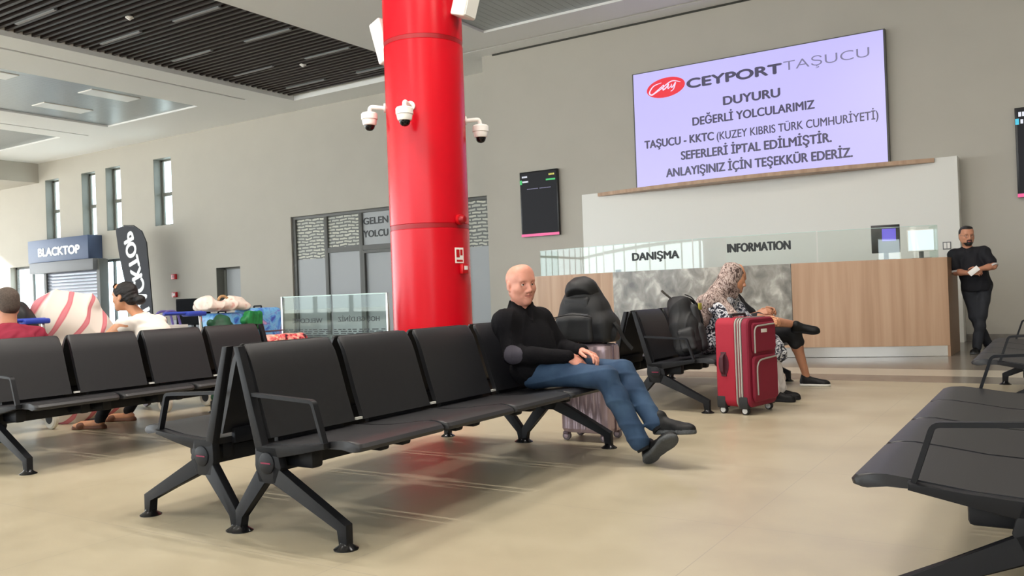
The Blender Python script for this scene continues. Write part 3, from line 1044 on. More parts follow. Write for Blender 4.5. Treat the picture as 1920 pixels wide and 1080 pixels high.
t = thing('low_barrier', 'low black barrier under the flag by the left wall', 'barrier', (-20.5, 15.6, 0))
bm = NB(); bx(bm, (-1.2, -.05, .05), (2.6, .05, .62), .01); obj('board', bm, M['black_pl'], t)
bm = NB()
for x in (-1.0, 2.4): bx(bm, (x - .04, -.25, 0), (x + .04, .25, .05))
obj('foot', bm, M['black_metal'], t)

for z, lab in ((1.91, 'upper red alarm button on the wall right of the flag'), (1.36, 'lower red alarm button on the wall right of the flag')):
    t = thing('alarm_button', lab, 'alarm button', (-22.87, WL, z), 0, 'alarm buttons on the left wall')
    bm = NB(); bx(bm, (-.11, -.06, -.08), (.11, 0, .08), .01); obj('box', bm, M['red_pl'], t)
    bm = NB(); bx(bm, (-.05, -.064, -.03), (.05, -.06, .04)); obj('face', bm, M['white_pl'] if z < 1.5 else M['red_dark'], t)

bl = thing('glass_balustrade', 'low glass balustrade with mirrored greeting left of the red column', 'balustrade', (-10.8, 11, 0))
for a, b in ((-1.25, -.03), (.0, 1.25)):
    bm = NB(); bx(bm, (a, -.006, .1), (b, .006, 1.1)); gp = obj('glass_panel', bm, M['glass_green'], bl)
    bm = NB(); bx(bm, (a, -.0085, 1.1), (b, .0085, 1.118)); obj('polished_edge', bm, M['glass_edge'], gp)
    bm = NB()
    for r in range(5):
        k = 0
        x = a + .02
        while x < b - .1:
            L_ = .06 + .1 * random.random()
            bx(bm, (x, -.009, .5 - r * .035), (min(x + L_, b - .02), -.007, .516 - r * .035))
            x += L_ + .02 + .05 * random.random()
    obj('film_pattern', bm, M['dark_text'], gp)
bm = NB()
for x in (-1.27, 1.25): bx(bm, (x, -.03, 0), (x + .035, .03, 1.12), .004)
obj('post', bm, M['steel'], bl)
bm = NB(); bx(bm, (-1.27, -.04, 0), (1.285, .04, .1), .004); obj('base_rail', bm, M['steel'], bl)
lettering('greeting_lettering', 'WELCOME', -1.0, -.25, .63, .085, -.012, M['dark_text'], bl, .0, mirror=True)
lettering('greeting_lettering', 'HOŞ GELDİNİZ', .13, 1.08, .645, .085, -.012, M['dark_text'], bl, .0, mirror=True)
# ------------------------------------------------------------------ organic surfaces (distance fields meshed with surface nets)
def np3(v): return np.array([v[0], v[1], v[2]], dtype=np.float32)
def C(a, b, ra, rb, k=.02, sub=False): return dict(t='c', a=np3(a), b=np3(b), ra=ra, rb=rb, k=k, sub=sub)
def S(a, r, k=.02, sub=False): return dict(t='c', a=np3(a), b=np3(a) + np.float32(1e-4), ra=r, rb=r, k=k, sub=sub)
def EL(c, r, F=None, k=.02, sub=False):
    return dict(t='e', c=np3(c), r=np3(r), F=np.eye(3, dtype=np.float32) if F is None else np.array(F, dtype=np.float32), k=k, sub=sub)
def BOX(c, r, rad, F=None, k=.02, sub=False):
    return dict(t='b', c=np3(c), r=np3(r), rad=rad, F=np.eye(3, dtype=np.float32) if F is None else np.array(F, dtype=np.float32), k=k, sub=sub)
def CUT(p, n, k=.004):
    n = np3(n); n /= np.linalg.norm(n)
    return dict(t='h', p=np3(p), n=n, k=k, sub=True)   # removes the side n points to

def prim_d(q, P):
    if q['t'] == 'c':
        ab = q['b'] - q['a']
        t = np.clip((P - q['a']) @ ab / max(float(ab @ ab), 1e-12), 0, 1)
        return np.linalg.norm(P - (q['a'] + t[:, None] * ab), axis=1) - (q['ra'] + (q['rb'] - q['ra']) * t)
    if q['t'] == 'e':
        p = (P - q['c']) @ q['F']
        k0 = np.linalg.norm(p / q['r'], axis=1)
        k1 = np.linalg.norm(p / (q['r'] ** 2), axis=1)
        return np.where(k1 > 1e-9, k0 * (k0 - 1) / np.maximum(k1, 1e-9), -q['r'].min())
    if q['t'] == 'b':
        p = np.abs((P - q['c']) @ q['F']) - (q['r'] - q['rad'])
        return np.linalg.norm(np.maximum(p, 0), axis=1) + np.minimum(p.max(axis=1), 0) - q['rad']
    return -((P - q['p']) @ q['n'])

def prim_bound(q, pc):
    if q['t'] == 'c':
        ab = q['b'] - q['a']
        t = min(1, max(0, float((pc - q['a']) @ ab) / max(float(ab @ ab), 1e-12)))
        return np.linalg.norm(pc - (q['a'] + t * ab)) - max(q['ra'], q['rb'])
    if q['t'] == 'h': return -1
    return np.linalg.norm(pc - q['c']) - float(np.linalg.norm(q['r']) if q['t'] == 'b' else q['r'].max())

def field(prims, P, noise=None):
    d = np.full(len(P), 9.0, dtype=np.float32)
    for q in prims:
        e = prim_d(q, P)
        k = max(q['k'], 1e-4)
        if q['sub']:
            e = -e
            h = np.maximum(k - np.abs(d - e), 0) / k
            d = np.maximum(d, e) + h * h * k * .25
        else:
            h = np.maximum(k - np.abs(d - e), 0) / k
            d = np.minimum(d, e) - h * h * k * .25
    if noise is not None:
        d = d + noise(P)
    return d

def folds(amp, f, seed=0):
    """cloth folds: a few warped waves"""
    rs = np.random.RandomState(seed)
    ks = [rs.normal(size=3) * f * s for s in (1, 1.5, 2.3)]
    ph = rs.rand(6) * 6.28
    w1 = rs.normal(size=3) * f * .6
    def fn(P):
        wob = np.sin(P @ w1.astype(np.float32) + ph[5]) * 1.2
        return (amp * (np.sin(P @ ks[0].astype(np.float32) + ph[0] + wob) + .6 * np.sin(P @ ks[1].astype(np.float32) + ph[1] - wob) + .4 * np.sin(P @ ks[2].astype(np.float32) + ph[2]))).astype(np.float32)
    return fn

def creases(amp, f, seed=0):
    """sharper gathered folds"""
    rs = np.random.RandomState(seed)
    k1, k2, k3, w = [(rs.normal(size=3) * f * s_).astype(np.float32) for s_ in (1, 1.4, .5, .5)]
    def fn(P):
        wob = np.sin(P @ w) * 1.6
        a = 1 - np.abs(np.sin(P @ k1 + wob)); b = 1 - np.abs(np.sin(P @ k2 - wob + 1.3))
        return (-amp * (a * a + .7 * b * b - .5 + .6 * np.sin(P @ k3))).astype(np.float32)
    return fn

def surface(prims, h, noise=None):
    lo = np.full(3, 9e9); hi = -lo
    for q in prims:
        if q['sub']: continue
        if q['t'] == 'c':
            r = max(q['ra'], q['rb'])
            lo = np.minimum(lo, np.minimum(q['a'], q['b']) - r); hi = np.maximum(hi, np.maximum(q['a'], q['b']) + r)
        else:
            r = np.abs(q['F']) @ q['r']
            lo = np.minimum(lo, q['c'] - r); hi = np.maximum(hi, q['c'] + r)
    lo = lo - .03 - 3 * h; hi = hi + .03 + 3 * h
    B = 8
    nb = np.ceil((hi - lo) / (h * B)).astype(int)
    D = np.full(tuple(nb * B + 1), 9.0, dtype=np.float32)
    bi = np.stack(np.meshgrid(*[np.arange(n) for n in nb], indexing='ij'), -1).reshape(-1, 3)
    cen = (lo + (bi + .5) * B * h).astype(np.float32)
    dc = field(prims, cen, noise)
    rad = B * h * .87
    keep = np.abs(dc) < rad * 1.7 + .012
    for b in bi[(~keep) & (dc < 0)]:
        s = b * B
        D[s[0]:s[0] + B + 1, s[1]:s[1] + B + 1, s[2]:s[2] + B + 1] = -9
    kb = bi[keep]
    off = np.stack(np.meshgrid(*[np.arange(B + 1)] * 3, indexing='ij'), -1).reshape(-1, 3)
    G = 3
    key = {}
    for b in kb:
        key.setdefault(tuple(b // G), []).append(b)
    for kx, bl in key.items():
        bl = np.array(bl)
        pc = (lo + (np.array(kx) * G + G / 2) * B * h).astype(np.float32)
        R = G * B * h * .87 + .05
        sel = [q for q in prims if q['sub'] or prim_bound(q, pc) < R + q['k']]
        P = (lo + ((bl[:, None, :] * B + off[None]) * h)).reshape(-1, 3).astype(np.float32)
        d = field(sel, P, noise).reshape(len(bl), B + 1, B + 1, B + 1)
        for b, dd in zip(bl, d):
            s = b * B
            D[s[0]:s[0] + B + 1, s[1]:s[1] + B + 1, s[2]:s[2] + B + 1] = dd
    neg = D < 0
    cnt = np.zeros(tuple(np.array(D.shape) - 1), dtype=np.int8)
    sl = lambda i, n: slice(i, n - 1 + i)
    for i in (0, 1):
        for j in (0, 1):
            for k in (0, 1):
                cnt += neg[sl(i, D.shape[0]), sl(j, D.shape[1]), sl(k, D.shape[2])]
    act = (cnt > 0) & (cnt < 8)
    idx = np.full(act.shape, -1, dtype=np.int64)
    cells = np.argwhere(act)
    idx[act] = np.arange(len(cells))
    acc = np.zeros((len(cells), 3)); num = np.zeros(len(cells))
    cor = [(i, j, k) for i in (0, 1) for j in (0, 1) for k in (0, 1)]
    for a in range(8):
        for b in range(a + 1, 8):
            ca, cb = np.array(cor[a]), np.array(cor[b])
            if np.abs(ca - cb).sum() != 1: continue
            da = D[tuple((cells + ca).T)]; db = D[tuple((cells + cb).T)]
            m = (da < 0) != (db < 0)
            t = np.where(m, da / np.where(m, da - db, 1), 0)
            acc[m] += ca + t[m, None] * (cb - ca)
            num[m] += 1
    verts = lo + (cells + acc / num[:, None]) * h
    faces = []
    for ax in range(3):
        o1, o2 = [(1, 2), (2, 0), (0, 1)][ax]
        s0 = [slice(1, -1)] * 3; s1 = [slice(1, -1)] * 3
        s0[ax] = slice(0, -1); s1[ax] = slice(1, None)
        A = neg[tuple(s0)]; Bn = neg[tuple(s1)]
        for flip, msk in ((False, A & ~Bn), (True, ~A & Bn)):
            e = np.argwhere(msk)
            if not len(e): continue
            add = np.array([1, 1, 1]); add[ax] = 0
            e = e + add
            d1 = np.zeros(3, int); d1[o1] = 1
            d2 = np.zeros(3, int); d2[o2] = 1
            q = np.stack([idx[tuple((e - d1 - d2).T)], idx[tuple((e - d2).T)], idx[tuple(e.T)], idx[tuple((e - d1).T)]], 1)
            faces.append(q[:, ::-1] if flip else q)
    F = np.concatenate(faces)
    F = F[(F >= 0).all(1)]
    return verts, F

def sdf_obj(name, prims, h, mats, parent=None, base=(0, 0, 0), noise=None, matfn=None):
    v, f = surface(prims, h, noise)
    v = v - np.array(base)
    me = bpy.data.meshes.new(name)
    me.vertices.add(len(v)); me.vertices.foreach_set('co', v.astype(np.float32).ravel())
    me.loops.add(len(f) * 4); me.loops.foreach_set('vertex_index', f.astype(np.int32).ravel())
    me.polygons.add(len(f)); me.polygons.foreach_set('loop_start', np.arange(0, len(f) * 4, 4, dtype=np.int32))
    me.update(calc_edges=True)
    me.validate()
    ml = mats if isinstance(mats, (list, tuple)) else [mats]
    for m_ in ml: me.materials.append(m_)
    if matfn is not None:
        cen = v[f].mean(1) + np.array(base)
        me.polygons.foreach_set('material_index', matfn(cen).astype(np.int32))
    me.polygons.foreach_set('use_smooth', np.ones(len(f), dtype=bool))
    me.update()
    return new_obj(name, me, parent)

# ------------------------------------------------------------------ people
def frame(fwd, up=(0, 0, 1)):
    """columns: x = figure's left to right axis (right), y = forward, z = up"""
    f = V(fwd).normalized()
    r = f.cross(V(up)).normalized()
    u = r.cross(f)
    return np.array([[r.x, f.x, u.x], [r.y, f.y, u.y], [r.z, f.z, u.z]])

def head_prims(c, F, s=1.0, wide=1.0, beard=False):
    c = np3(c)
    T = lambda x, y, z: c + F @ (np.array([x * wide, y, z]) * s)
    e = lambda x, y, z, r, k=.02, sub=False: EL(T(x, y, z), np.array(r) * s, F, k * s, sub)
    cc = lambda a, b, ra, rb, k=.012, sub=False: C(T(*a), T(*b), ra * s, rb * s, k * s, sub)
    P = [e(0, -.018, .035, (.077 * wide, .098, .086)), e(0, .028, -.03, (.064 * wide, .064, .088), .04),
         e(0, .03, -.078, (.052 * wide, .054, .042), .03), cc((0, .074, -.1), (0, .076, -.104), .02, .02, .025),
         cc((-.036, .082, .024), (.036, .082, .024), .011, .011, .025), e(0, .04, .06, (.06 * wide, .048, .06), .04)]
    for q in (-1, 1):
        P += [cc((q * .044, .058, -.026), (q * .05, .04, -.03), .022, .022, .03),
              cc((q * .05, .02, -.07), (q * .056, -.01, -.05), .016, .02, .03),
              cc((q * .0315, .0965, .002), (q * .034, .0955, .002), .0165, .0165, .012, True),
              cc((q * .018, .0805, .0065), (q * .032, .084, .0098), .0042, .0045, .006),
              cc((q * .032, .084, .0098), (q * .046, .073, .006), .0045, .0042, .006),
              cc((q * .019, .081, -.0085), (q * .044, .0745, -.008), .0042, .0042, .006),
              e(q * .08, -.012, -.005, (.008, .019, .03), .01), cc((q * .078, -.004, -.028), (q * .076, 0, -.035), .008, .007, .008),
              cc((q * .012, .098, -.041), (q * .012, .1, -.042), .0095, .0085, .01),
              cc((q * .02, .086, -.05), (q * .034, .073, -.075), .004, .004, .014)]
    P += [cc((0, .09, .012), (0, .112, -.035), .0085, .012, .014),
          cc((-.022, .083, -.066), (0, .0935, -.063), .0055, .0065, .008), cc((.022, .083, -.066), (0, .0935, -.063), .0055, .0065, .008),
          cc((-.018, .085, -.076), (.018, .085, -.076), .0075, .0075, .008),
          cc((-.026, .0915, -.0698), (0, .0985, -.0688), .003, .003, .004, True), cc((.026, .0915, -.0698), (0, .0985, -.0688), .003, .003, .004, True)]
    return P

def hand_prims(w, d, n, side, curl=.5, s=1.0, thumb=.6, spread=0.0):
    """w wrist point, d direction of the fingers, n palm normal, side unit vector towards the thumb"""
    w = V(w); d = V(d).normalized(); n = (V(n) - d * V(n).dot(d)).normalized(); t = n.cross(d)
    if t.dot(V(side)) < 0: t = -t
    P = []
    for k, o in enumerate((.027, .009, -.009, -.026)):
        P.append(C(w + t * o * .55 * s, w + (d * .082 + t * o) * s, .0155 * s, .0118 * s, .012 * s))
    lens = ((.04, .026, .02), (.045, .029, .021), (.041, .027, .02), (.032, .02, .018))
    for k, o in enumerate((.029, .0095, -.0095, -.028)):
        p = w + (d * .084 + t * o) * s
        a = curl * (.55 + .12 * k)
        dd = (d + t * (o * spread * 8)).normalized()
        r0 = (.0092, .0095, .009, .0078)[k]
        for j, L in enumerate(lens[k]):
            dj = (dd * math.cos(a) + n * math.sin(a)).normalized()
            q = p + dj * L * s
            P.append(C(p, q, r0 * s * (1 - .07 * j), r0 * s * (.93 - .1 * j), .004 * s))
            p = q
            a += curl * (.85 - .1 * j)
    p = w + (d * .022 + t * .026) * s
    q = p + (d * .55 + t * .62 + n * .45 * thumb).normalized() * .045 * s
    P.append(C(p, q, .0165 * s, .0115 * s, .016 * s))
    r = q + (d * .85 + t * .25 * (1 - thumb) + n * .4 * thumb).normalized() * .032 * s
    P.append(C(q, r, .0108 * s, .0098 * s, .005 * s))
    r2 = r + (d * .95 + n * .35 * thumb - t * .15).normalized() * .026 * s
    P.append(C(r, r2, .0096 * s, .0082 * s, .004 * s))
    return P

def torso_prims(J, o=0.0, B=1.0, belly=0.0, top=True):
    sR, sL = np3(J['shR']), np3(J['shL'])
    hc, ch, nk = np3(J['hip']), np3(J['chest']), np3(J['neck'])
    s = (sR - sL); s /= np.linalg.norm(s)
    u = nk - hc; u /= np.linalg.norm(u)
    f = np.cross(u, s); f /= np.linalg.norm(f)
    u2 = np.cross(s, f)
    F = np.stack([s, f, u2], 1)
    P = [EL(hc, (.165 * B + o, .112 * B + o, .11 + o), F, .05),
         EL(hc * .5 + ch * .5 + f * (.012 + belly * .5), (.15 * B + o, .108 * B + o + belly, .17 + o), F, .06),
         EL(ch, (.163 * B + o, .112 * B + o, .165 + o), F, .06)]
    if top:
        for q in (sR, sL):
            P.append(C(nk - u * .055, q - u * .0, .06 * B + o, .058 * B + o, .05))
    return P, F

def arm_prims(J, sd, o=0.0, B=1.0, k=.03, upto=1.0):
    sh, el, wr = np3(J['sh' + sd]), np3(J['el' + sd]), np3(J['wr' + sd])
    P = [C(sh, el, .052 * B + o, .043 * B + o, k)]
    if upto > .5:
        mid = el * .65 + wr * .35
        P += [C(el, mid, .042 * B + o, .04 * B + o, .02), C(mid, wr, .04 * B + o, .026 * B + o, .02)]
    return P

def leg_prims(J, sd, o=0.0, B=1.0, k=.04, hem=None):
    hp, kn, an = np3(J['hp' + sd]), np3(J['kn' + sd]), np3(J['an' + sd])
    calf = kn * .68 + an * .32
    back = np3((0, 0, 0))
    P = [C(hp, kn, .083 * B + o, .055 * B + o, k), C(kn, calf, .054 * B + o, .053 * B + o, .03), C(calf, an, .053 * B + o, .034 * B + o, .03)]
    return P

def shoe(parent, base, heel, toe, up, mats, L=.29, name='shoe', W=1.0, collar=.1, sole_t=.026):
    """heel: lowest back point of the sole, toe: direction, up: direction"""
    f = V(toe).normalized(); u = (V(up) - f * V(up).dot(f)).normalized(); s = f.cross(u)
    F = np.array([[f.x, s.x, u.x], [f.y, s.y, u.y], [f.z, s.z, u.z]])
    h0 = np3(heel); k = L / .29
    T = lambda x, y, z: h0 + F @ np.array([x * k, y, z])
    E_ = lambda x, y, z, r, kk=.02: EL(T(x, y, z), (r[0] * k, r[1] * W, r[2]), F, kk)
    P = [E_(.052, 0, .045, (.052, .036, .05)), C(T(.05, 0, .045), T(.18, .002, .036), .036 * W, .035 * W, .02),
         E_(.215, .004, .03, (.074, .047, .038), .02), C(T(.06, 0, .07), T(.05, 0, collar), .035 * W, .039 * W, .02), C(T(.07, 0, .075), T(.16, 0, .05), .03, .026, .02)]
    P += [E_(.06, 0, .012, (.062, .041, .03), .01), E_(.15, .002, .012, (.1, .039, .03), .01), E_(.212, .004, .012, (.08, .05, .03), .01), CUT(T(0, 0, 0.0), F @ np.array([0, 0, -1.]), .006)]
    def mf(c):
        z = (c - h0) @ F[:, 2]
        return (z < sole_t).astype(int)
    return sdf_obj(name, P, .005, mats, parent, base, None, mf)

def eye_pair(parent, base, c, F, s=1.0, wide=1.0, mats=None):
    for q in (-1, 1):
        p = np3(c) + F @ (np.array([q * .0315 * wide, .0735, .002]) * s)
        bm_ = NB()
        bmesh.ops.create_uvsphere(bm_, u_segments=20, v_segments=14, radius=.0125 * s)
        Fm = Matrix(F.tolist())
        for v in bm_.verts: v.co = V(p) - V(base) + v.co
        for f in bm_.faces:
            d = (f.calc_center_median() + V(base) - V(p)).normalized()
            a = d.dot(V(F[:, 1]))
            f.material_index = 2 if a > .965 else 1 if a > .87 else 0
        obj('eye', bm_, mats or M['eye'], parent)

def brow_pair(parent, base, c, F, mat_, s=1.0, r=.0042, wide=1.0):
    for q in (-1, 1):
        T = lambda x, y, z: V(np3(c) + F @ (np.array([q * x * wide, y, z]) * s)) - V(base)
        bm_ = NB()
        tube(bm_, [T(.014, .0915, .022), T(.026, .0945, .027), T(.038, .0885, .0275), T(.05, .074, .021)], [r * .8 * s, r * s, r * .9 * s, r * .4 * s], 8)
        obj('eyebrow', bm_, mat_, parent)

M['eye'] = [mat('eye_white', srgb(226, 214, 206), .15), mat('eye_iris', srgb(70, 62, 52), .1), mat('eye_pupil', srgb(12, 10, 10), .05)]
def skin(name, c1, rough=.45):
    m_ = mat(name, c1, rough, var=.07, vscale=22, bump=.05, bscale=160, spec=.45)
    p_ = m_.node_tree.nodes['Principled BSDF']
    p_.inputs['Subsurface Weight'].default_value = .12
    p_.inputs['Subsurface Radius'].default_value = (.012, .005, .003)
    p_.inputs['Subsurface Scale'].default_value = 1
    return m_
M['skin_bald'] = skin('skin_fair_ruddy', srgb(214, 150, 130))
M['lips_bald'] = skin('lips_pale', srgb(194, 124, 110))
M['skin_tan'] = skin('skin_tan', srgb(196, 138, 110))
M['lips_tan'] = skin('lips_tan', srgb(150, 84, 78))
M['skin_warm'] = skin('skin_warm', srgb(212, 152, 116))
M['skin_leg'] = skin('skin_leg', srgb(186, 132, 104))
M['grey_brow'] = mat('grey_brow', srgb(150, 126, 116), .8)
M['black_hair'] = mat('black_hair', srgb(28, 24, 24), .45, var=.3, vscale=60, bump=.5, bscale=220)
M['short_hair'] = mat('short_brown_hair', srgb(88, 76, 68), .7, var=.25, vscale=90, bump=.5, bscale=400)
M['sweater'] = mat('black_knit', srgb(20, 19, 22), .9, spec=.15, var=.12, vscale=90, bump=.35, bscale=330)
M['patch'] = mat('elbow_patch', srgb(62, 58, 68), .8, bump=.2, bscale=300)
m = M['jeans'] = mat('blue_denim', srgb(44, 72, 106), .85, bump=.25, bscale=420)
noise_color(m, [(.2, srgb(32, 50, 74)), (.5, srgb(44, 67, 95)), (.85, srgb(66, 91, 119))], 7, 8)
M['shoe_blk'] = mat('black_shoe', srgb(20, 20, 21), .55, var=.15, vscale=40, spec=.3)
M['sole_grey'] = mat('grey_sole', srgb(72, 74, 76), .7, var=.1, vscale=30, bump=.5, bscale=90)
M['sock'] = mat('black_sock', srgb(18, 18, 20), .9)

def lipsfn(c, F, s=1.0):
    c = np3(c)
    def fn(X):
        p = (X - c) @ F / s
        return ((np.abs(p[:, 0]) < .025) & (p[:, 1] > .078) & (np.abs(p[:, 2] + .0695) < .0115 - np.abs(p[:, 0]) * .32)).astype(int)
    return fn

# --- the bald man
J = dict(hip=(-2.85, 4.72, .54), chest=(-2.935, 4.715, .765), neck=(-2.965, 4.715, .925), shR=(-2.965, 4.53, .845), shL=(-2.935, 4.905, .845),
         elR=(-2.885, 4.485, .645), wrR=(-2.565, 4.60, .63), elL=(-2.80, 4.965, .645), wrL=(-2.535, 4.74, .655),
         hpR=(-2.82, 4.635, .53), hpL=(-2.82, 4.81, .53), knR=(-2.315, 4.615, .505), knL=(-2.275, 4.775, .525), anR=(-2.115, 4.625, .13), anL=(-2.045, 4.70, .235))
BASE = (-2.85, 4.72, .44)
HC = (-2.945, 4.70, 1.083)
HF = frame((.885, -.46, -.03), (-.06, 0, 1))
tp, TF = torso_prims(J, -.012, .95)
body = tp + arm_prims(J, 'R', -.006) + arm_prims(J, 'L', -.006) + leg_prims(J, 'R', -.008) + leg_prims(J, 'L', -.008)
body += [C((-2.965, 4.715, .9), np3(HC) + HF @ np.array([0, -.02, -.06]), .062, .056, .03)]
body += head_prims(HC, HF, 1.04, 1.03)
hR = hand_prims(J['wrR'], (.62, .30, -.42), (.2, .45, -.75), (.5, -.1, .6), .55, 1.04)
hL = hand_prims((-2.53, 4.735, .655), (.85, -.34, -.16), (-.1, -.25, -.9), (-.5, -.8, .2), .5, 1.04)
man = sdf_obj('person', body + hR + hL, .0034, [M['skin_bald'], M['lips_bald']], None, BASE, None, lipsfn(HC, HF, 1.04))
man.location = BASE
tag(man, 'bald person in black sweater and blue jeans sitting with crossed ankles', 'person')
eye_pair(man, BASE, HC, HF, 1.04, 1.03)
brow_pair(man, BASE, HC, HF, M['grey_brow'], 1.04, .0036)
tp, TF = torso_prims(J, .02, 1.0, .012)
sw = [q for q in tp] + arm_prims(J, 'R', .017, 1.0, .07) + arm_prims(J, 'L', .017, 1.0, .07)
nk = np3((-2.962, 4.714, .925))
for k_ in range(16):
    a = 2 * math.pi * k_ / 16
    dv = V((math.cos(a), math.sin(a), 0)); fw = V((.885, -.46, 0))
    front = max(0, dv.dot(fw))
    r_ = .066 + .012 * front
    p0 = V(nk) + dv * (r_ + .012) + V((0, 0, -.02 - .03 * front)); p1 = V(nk) + dv * r_ + V((0, 0, .052 - .07 * front))
    sw.append(C(p0, p1, .017, .011, .018))
sw.append(CUT(np3(J['wrR']) + np3((-.005, 0, 0)), np3(J['wrR']) - np3(J['elR'])))
swo = sdf_obj('sweater', sw[:-1] + [C(np3(J['wrR']) * .82 + np3(J['elR']) * .18, np3(J['wrR']) * .93 + np3(J['elR']) * .07, .042, .04, .01), C(np3(J['wrL']) * .82 + np3(J['elL']) * .18, np3(J['wrL']) * .93 + np3(J['elL']) * .07, .042, .04, .01), EL(np3(J['hip']) + np3((.0, 0, .0)), (.165, .215, .10), None, .05), C(nk + np3((.062, -.032, .05)), nk + np3((.118, -.06, -.06)), .034, .010, .01, True),
      C(nk + np3((-.01, -.066, .035)), nk + np3((.115, -.066, -.075)), .014, .010, .012), C(nk + np3((.055, .045, .035)), nk + np3((.122, -.058, -.075)), .014, .010, .012)], .0042, [M['sweater'], M['patch']], man, BASE, creases(.0034, 15, 3),
    lambda c: ((np.linalg.norm((c - np3((-2.855, 4.43, .65))) * np.array([1, .9, .95]), axis=1) < .062) & (c[:, 1] < 4.5)).astype(int))
bm = NB(); tube(bm, [V(nk) + V((.075, -.03, -.045)) - V(BASE), V(nk) + V((.112, -.045, -.13)) - V(BASE)], .0035, 6); obj('zip', bm, M['chrome'], man)
jn = leg_prims(J, 'R', .012, 1.0) + leg_prims(J, 'L', .012, 1.0) + [EL(np3(J['hip']) + np3((.03, 0, -.02)), (.125, .175, .09), None, .05)]
for sd in 'RL':
    kn, an = np3(J['kn' + sd]), np3(J['an' + sd])
    jn.append(C(kn * .5 + an * .5, an * .97 + kn * .03, .058, .06, .02))
    jn.append(CUT(an * 1.02 - kn * .02, an - kn, .004)) if sd == 'x' else None
jn = [q for q in jn if q is not None]
jo = sdf_obj('jeans', jn, .0055, M['jeans'], man, BASE, creases(.0055, 15, 9))
for sd in 'RL':
    an, kn = V(J['an' + sd]), V(J['kn' + sd])
    d_ = (an - kn).normalized()
    bm = NB(); tube(bm, [an - d_ * .03 - V(BASE), an + d_ * .05 - V(BASE)], [.043, .04], 14); obj('sock', bm, M['sock'], man)
shoe(man, BASE, (-2.10, 4.655, -.002), (.76, -.24, .60), (-.50, .62, .55), [M['shoe_blk'], M['sole_grey']], .30, W=1.08, collar=.105)
shoe(man, BASE, (-2.065, 4.72, .165), (.95, -.26, .10), (-.12, .1, .97), [M['shoe_blk'], M['sole_grey']], .30, W=1.05, collar=.1)

# --- person in white top with a bun
J = dict(hip=(-6.60, 4.72, .53), chest=(-6.75, 4.68, .77), neck=(-6.865, 4.62, .945), shR=(-6.86, 4.79, .885), shL=(-6.86, 4.455, .875),
         elR=(-7.05, 4.86, .66), wrR=(-7.28, 4.72, .60), elL=(-7.09, 4.36, .68), wrL=(-7.30, 4.44, .59),
         hpR=(-6.64, 4.80, .52), hpL=(-6.64, 4.64, .52), knR=(-7.06, 4.82, .52), knL=(-7.05, 4.55, .52), anR=(-7.18, 4.68, .08), anL=(-6.98, 4.28, .08))
BASE = (-6.6, 4.72, .44)
HC = (-6.975, 4.54, 1.125)
HF = frame((-.93, -.33, -.08), (-.2, -.05, 1))
tp, TF = torso_prims(J, -.012, .86)
body = tp + arm_prims(J, 'R', -.004, .95) + arm_prims(J, 'L', .008, 1.15) + leg_prims(J, 'R', -.012, .95) + leg_prims(J, 'L', -.012, .95)
body += [C(J['neck'], np3(HC) + HF @ np.array([0, -.02, -.06]), .05, .046, .03)] + head_prims(HC, HF, .96, .97)
body += hand_prims(J['wrL'], (-.8, .1, -.3), (.1, .6, -.5), (-.3, .3, .6), .5, .92) + hand_prims(J['wrR'], (-.8, -.2, -.3), (.1, -.6, -.5), (-.3, -.2, .6), .5, .92)
for fx, fy in ((-7.18, 4.66), (-7.0, 4.26)):
    body += [C((fx + .03, fy + .02, .045), (fx - .12, fy - .06, .035), .034, .034, .02), EL((fx - .15, fy - .075, .03), (.05, .042, .022), None, .02)]
wm = sdf_obj('person', body, .0055, [M['skin_warm'], M['lips_tan']], None, BASE, None, lipsfn(HC, HF, .96))
wm.location = BASE
tag(wm, 'person in white sleeveless top with black hair in a bun, leaning forward', 'person')
eye_pair(wm, BASE, HC, HF, .96, .97); brow_pair(wm, BASE, HC, HF, M['black_hair'], .96)
tp, TF = torso_prims(J, .014, .9)
M['white_cotton'] = mat('white_cotton', srgb(236, 226, 216), .8, bump=.1, bscale=200)
nkV = np3(J['neck'])
sdf_obj('top', tp + [C(J['shR'], np3(J['shR']) * .65 + np3(J['elR']) * .35, .066, .064, .02), C(J['shL'], np3(J['shL']) * .93 + np3(J['elL']) * .07, .066, .064, .02), C(np3(J['shL']) * .66 + np3(J['elL']) * .34, np3(J['elL']), .07, .07, .012, True)], .006, M['white_cotton'], wm, BASE, folds(.003, 30, 2))
M['black_cloth'] = mat('black_cloth', srgb(26, 26, 30), .85)
sdf_obj('trousers', leg_prims(J, 'R', .01, 1.0) + leg_prims(J, 'L', .01, 1.0) + [EL(np3(J['hip']) + np3((-.03, 0, -.01)), (.15, .18, .1), None, .05)], .008, M['black_cloth'], wm, BASE, folds(.004, 28, 5))
T = lambda x, y, z: np3(HC) + HF @ (np.array([x, y, z]) * .96)
hair = [EL(T(0, -.028, .045), (.084, .1, .087), HF, .02), C(T(-.07, .03, .05), T(-.072, -.02, -.03), .022, .02, .02), C(T(.07, .03, .05), T(.072, -.02, -.03), .022, .02, .02), EL(T(0, -.075, -.02), (.068, .05, .07), HF, .03), C(T(0, -.12, -.02), T(0, -.16, -.045), .03, .035, .02), EL(T(0, -.165, -.05), (.048, .042, .042), HF, .02),
        CUT(T(0, .048, .035), HF @ np.array([0, .93, -.55]), .01), S(T(-.078, -.008, -.012), .026, .008, True), S(T(.078, -.008, -.012), .026, .008, True)]
sdf_obj('hair', hair, .0045, M['black_hair'], wm, BASE, folds(.0012, 160, 4))
bm = NB()
